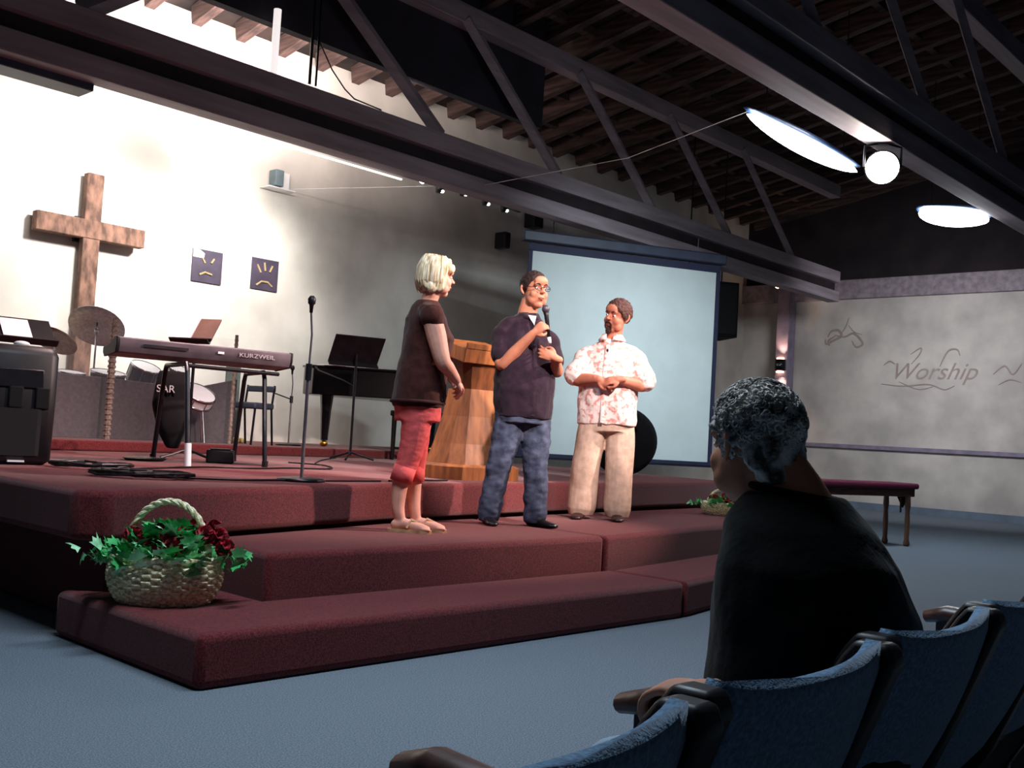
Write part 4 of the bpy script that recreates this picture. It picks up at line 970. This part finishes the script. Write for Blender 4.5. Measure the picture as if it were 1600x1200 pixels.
pk = MB(); pk.tube([Vector(turn(v, yw)) for v in ((.04, -.122, 1.39), (.04, -.158, 1.30), (.04, -.205, 1.12), (.04, -.216, .98), (.04, -.196, .77))], [(.016, .006)]*5, 8, flat=(1, -.2, 0)); pk.obj('button_placket', M_pat, P2); MB().ell(turn((.045, -.150, 1.345), yw), (.009, .007, .013)).obj('lapel_microphone', M_black, P2, smooth=True)
M_tan = mat('tan_trouser_cloth', '#c4aa98', .85, .08, 20, bump=.2, bscale=120, spec=.12)
p = MB(); p.loft([((.035, 0, .86), .20, .15, yw), ((.035, 0, .78), .21, .165, yw), ((.035, 0, .70), .205, .16, yw)])
p.limb([(-.07, -.01, .74), (-.095, -.02, .58), (-.115, -.03, .42), (-.125, -.01, .25), (-.135, .0, .085)], [.122, .120, .114, .112, .114], 20)
p.limb([(.14, -.01, .74), (.155, -.02, .58), (.155, -.03, .42), (.155, -.01, .25), (.155, .0, .085)], [.122, .120, .112, .108, .108], 20)
fuse(p, 'trousers', M_tan, P2, .008, 3, folds(7, .012, 12, .5), .03)
for a, c_ in (((-.13, .06, 0), (-.17, -.21, 0)), ((.15, .05, 0), (.165, -.22, 0))):
    q = MB(); shoe(q, a, c_, .05); fuse(q, 'shoe', mat('dark_brown_shoe', '#2a1416', .35, .1, 10), P2, .006, 3)
hair_cap(P2, T, 1.13, mat('brown_curly_hair', '#4a2f2a', .75, .25, 90, bump=.5, bscale=150), .005, -.065, lambda p: nz((p.x*50, p.y*50, p.z*50), 1, .008), None, .045, .016)
g = MB(); g.ell((0, -.078, -.098), (.024, .020, .028)); g.limb([(-.024, -.084, -.085), (-.026, -.090, -.055), (-.012, -.0975, -.040), (0, -.0985, -.038), (.012, -.0975, -.040), (.026, -.090, -.055), (.024, -.084, -.085)], [.006, .006, .006, .006, .006, .006, .006], 8)
g.xf(T @ Matrix.Scale(1.13, 4)); fuse(g, 'goatee', mat('brown_beard', '#3a2320', .9, .2, 90), P2, .004, 2, lambda p: nz((p.x*120, p.y*120, p.z*120), 1, .002))

# ---------- seated grey haired man in the nearest row (viewer space around his seat)
gx, gy = 1.68, .86
V = radians(26.8)-pi/2
P3 = empty('person', (gx, gy, 0), V, 'grey curly haired person in black shirt seated with back to camera', 'person')
yb = radians(180+66)     # faces away and to the left
def w2v(x, y, z):        # hall space to this figure's space
    dx, dy = x-gx, y-gy; return Vector((dx*cos(-V)-dy*sin(-V), dx*sin(-V)+dy*cos(-V), z))
yf = atan2(*(w2v(gx, gy+1, 0).yx))  # hall +y direction here
T = headT((-.084, .045, 1.068), radians(180+41), radians(6), radians(0))
b = MB(); head_parts(b, T, scale=.86)
b.limb([(.02, -.005, .92), (-.005, .01, .975), (-.05, .03, 1.04)], [.070, .060, .055])
pel = w2v(1.70, .84, .53)
b.loft([(pel, .17, .12, yb), ((.04, -.01, .68), .14, .10, yb), ((.035, 0, .80), .14, .10, yb), ((.02, .0, .88), .12, .09, yb), ((.01, .0, .94), .07, .06, yb)])
LSh = Vector((-.060, -.02, .865)); LEl = w2v(1.54, .80, .64); LHd = w2v(1.478, .89, .662)
RSh = Vector((.050, .13, .85)); REl = w2v(1.84, .98, .62); RHd = w2v(1.80, 1.08, .56)
b.limb([LSh, LSh.lerp(LEl, .5), LEl, LEl.lerp(LHd, .5), LHd], [.062, .055, .046, .042, .030])
b.limb([RSh, RSh.lerp(REl, .5), REl, REl.lerp(RHd, .5), RHd], [.062, .055, .046, .042, .030])
dh = (LHd-LEl).normalized()
hand(b, LHd, w2v(gx-.03, gy+1, 0)-w2v(gx, gy, 0), (0, .1, -1), .75, 1, 1.0, .12); hand(b, RHd, w2v(gx, gy+1, 0)-w2v(gx, gy, 0), (0, 0, -1), .6, -1, 1.0, .1)
fuse(b, 'body', M_skin4, P3, .006, 4)
face_bits(P3, T, .86, '#6e6a68')
M_bk = mat('black_tee_cotton', '#0f1113', .95, .15, 12, bump=.2, bscale=50, spec=.08, sheen=.05)
s = MB()
s.loft([(pel+Vector((0, 0, -.06)), .215, .150, yb), (pel+Vector((.01, 0, .06)), .220, .160, yb), ((.040, -.01, .68), .220, .165, yb), ((.038, -.005, .78), .215, .160, yb), ((.022, .0, .87), .195, .142, yb), ((.006, .005, .935), .150, .115, yb), ((-.004, .01, .985), .092, .078, yb)])
for S, E in ((LSh, LEl), (RSh, REl)):
    s.limb([S.lerp(Vector((.0, .02, .90)), .35), S.lerp(E, .08), S.lerp(E, .5), S.lerp(E, .90)], [.072, .078, .080, .080], 20)
fuse(s, 'shirt', M_bk, P3, .008, 5, folds(6, .014, 31))
nb = MB(); nb.tube([Vector((-.006+.075*cos(a), .01+.068*sin(a), .990-.010*cos(a))) for a in [2*pi*k/30 for k in range(31)]], .007, 8); nb.obj('neckband', M_bk, P3, smooth=True)
t_ = MB()
t_.loft([(pel+Vector((0, 0, -.03)), .19, .15, yb), (pel+Vector((0, 0, .04)), .19, .14, yb)])
for dx in (-.10, .10):
    t_.limb([w2v(1.70+dx*.9, .86, .49), w2v(1.70+dx, 1.06, .45), w2v(1.70+dx, 1.18, .425), w2v(1.70+dx, 1.21, .28), w2v(1.70+dx, 1.19, .08)], [.09, .080, .072, .066, .06], 16)
fuse(t_, 'trousers', mat('pale_blue_jeans', '#8fa3b5', .9, .1, 10), P3, .010, 3, folds(8, .010, 4))
for dx in (-.12, .12):
    q = MB(); shoe(q, w2v(1.70+dx, 1.18, 0), w2v(1.70+dx*1.2, 1.46, 0)); fuse(q, 'shoe', M_shoe, P3, .007, 3)
M_grey = mat('grey_curly_hair', '#d6d3cc', .7, .25, 28, hex2='#3a3836', bump=.6, bscale=120)
def gex(h):
    h.ell((0, .070, -.02), (.072, .045, .060)); h.ell((0, .080, -.062), (.052, .028, .035))
hc = hair_cap(P3, T, .86, M_grey, .005, -.045, lambda p: nz((p.x*45, p.y*45, p.z*45), 1, .014)+nz((p.x*110, p.y*110, p.z*110), 1, .005), gex, .05, .012)
cu = MB(); random.seed(11)
for i in range(1300):
    v = Vector((random.gauss(0, 1), random.gauss(0, 1), random.gauss(0, 1))).normalized()
    if v.z < -.62 or (v.y < -.25 and v.z < .45): continue
    base = Vector((v.x*.088, .018+v.y*.108, .037+v.z*.100))
    if v.z < 0: base.x *= .95; base.y = min(base.y, .118)
    u = v.orthogonal().normalized(); w_ = v.cross(u); a0 = random.random()*6.3; r = random.uniform(.004, .009); pts = []
    for k in range(7):
        a = a0+k*.75; pts.append(T @ ((base+u*cos(a)*r+w_*sin(a)*r+v*(.001*k))*.86))
    cu.tube(pts, [.0012, .0022, .0026, .0026, .0024, .002, .001], 4)
cu.obj('hair_curls', M_grey, P3, smooth=True)
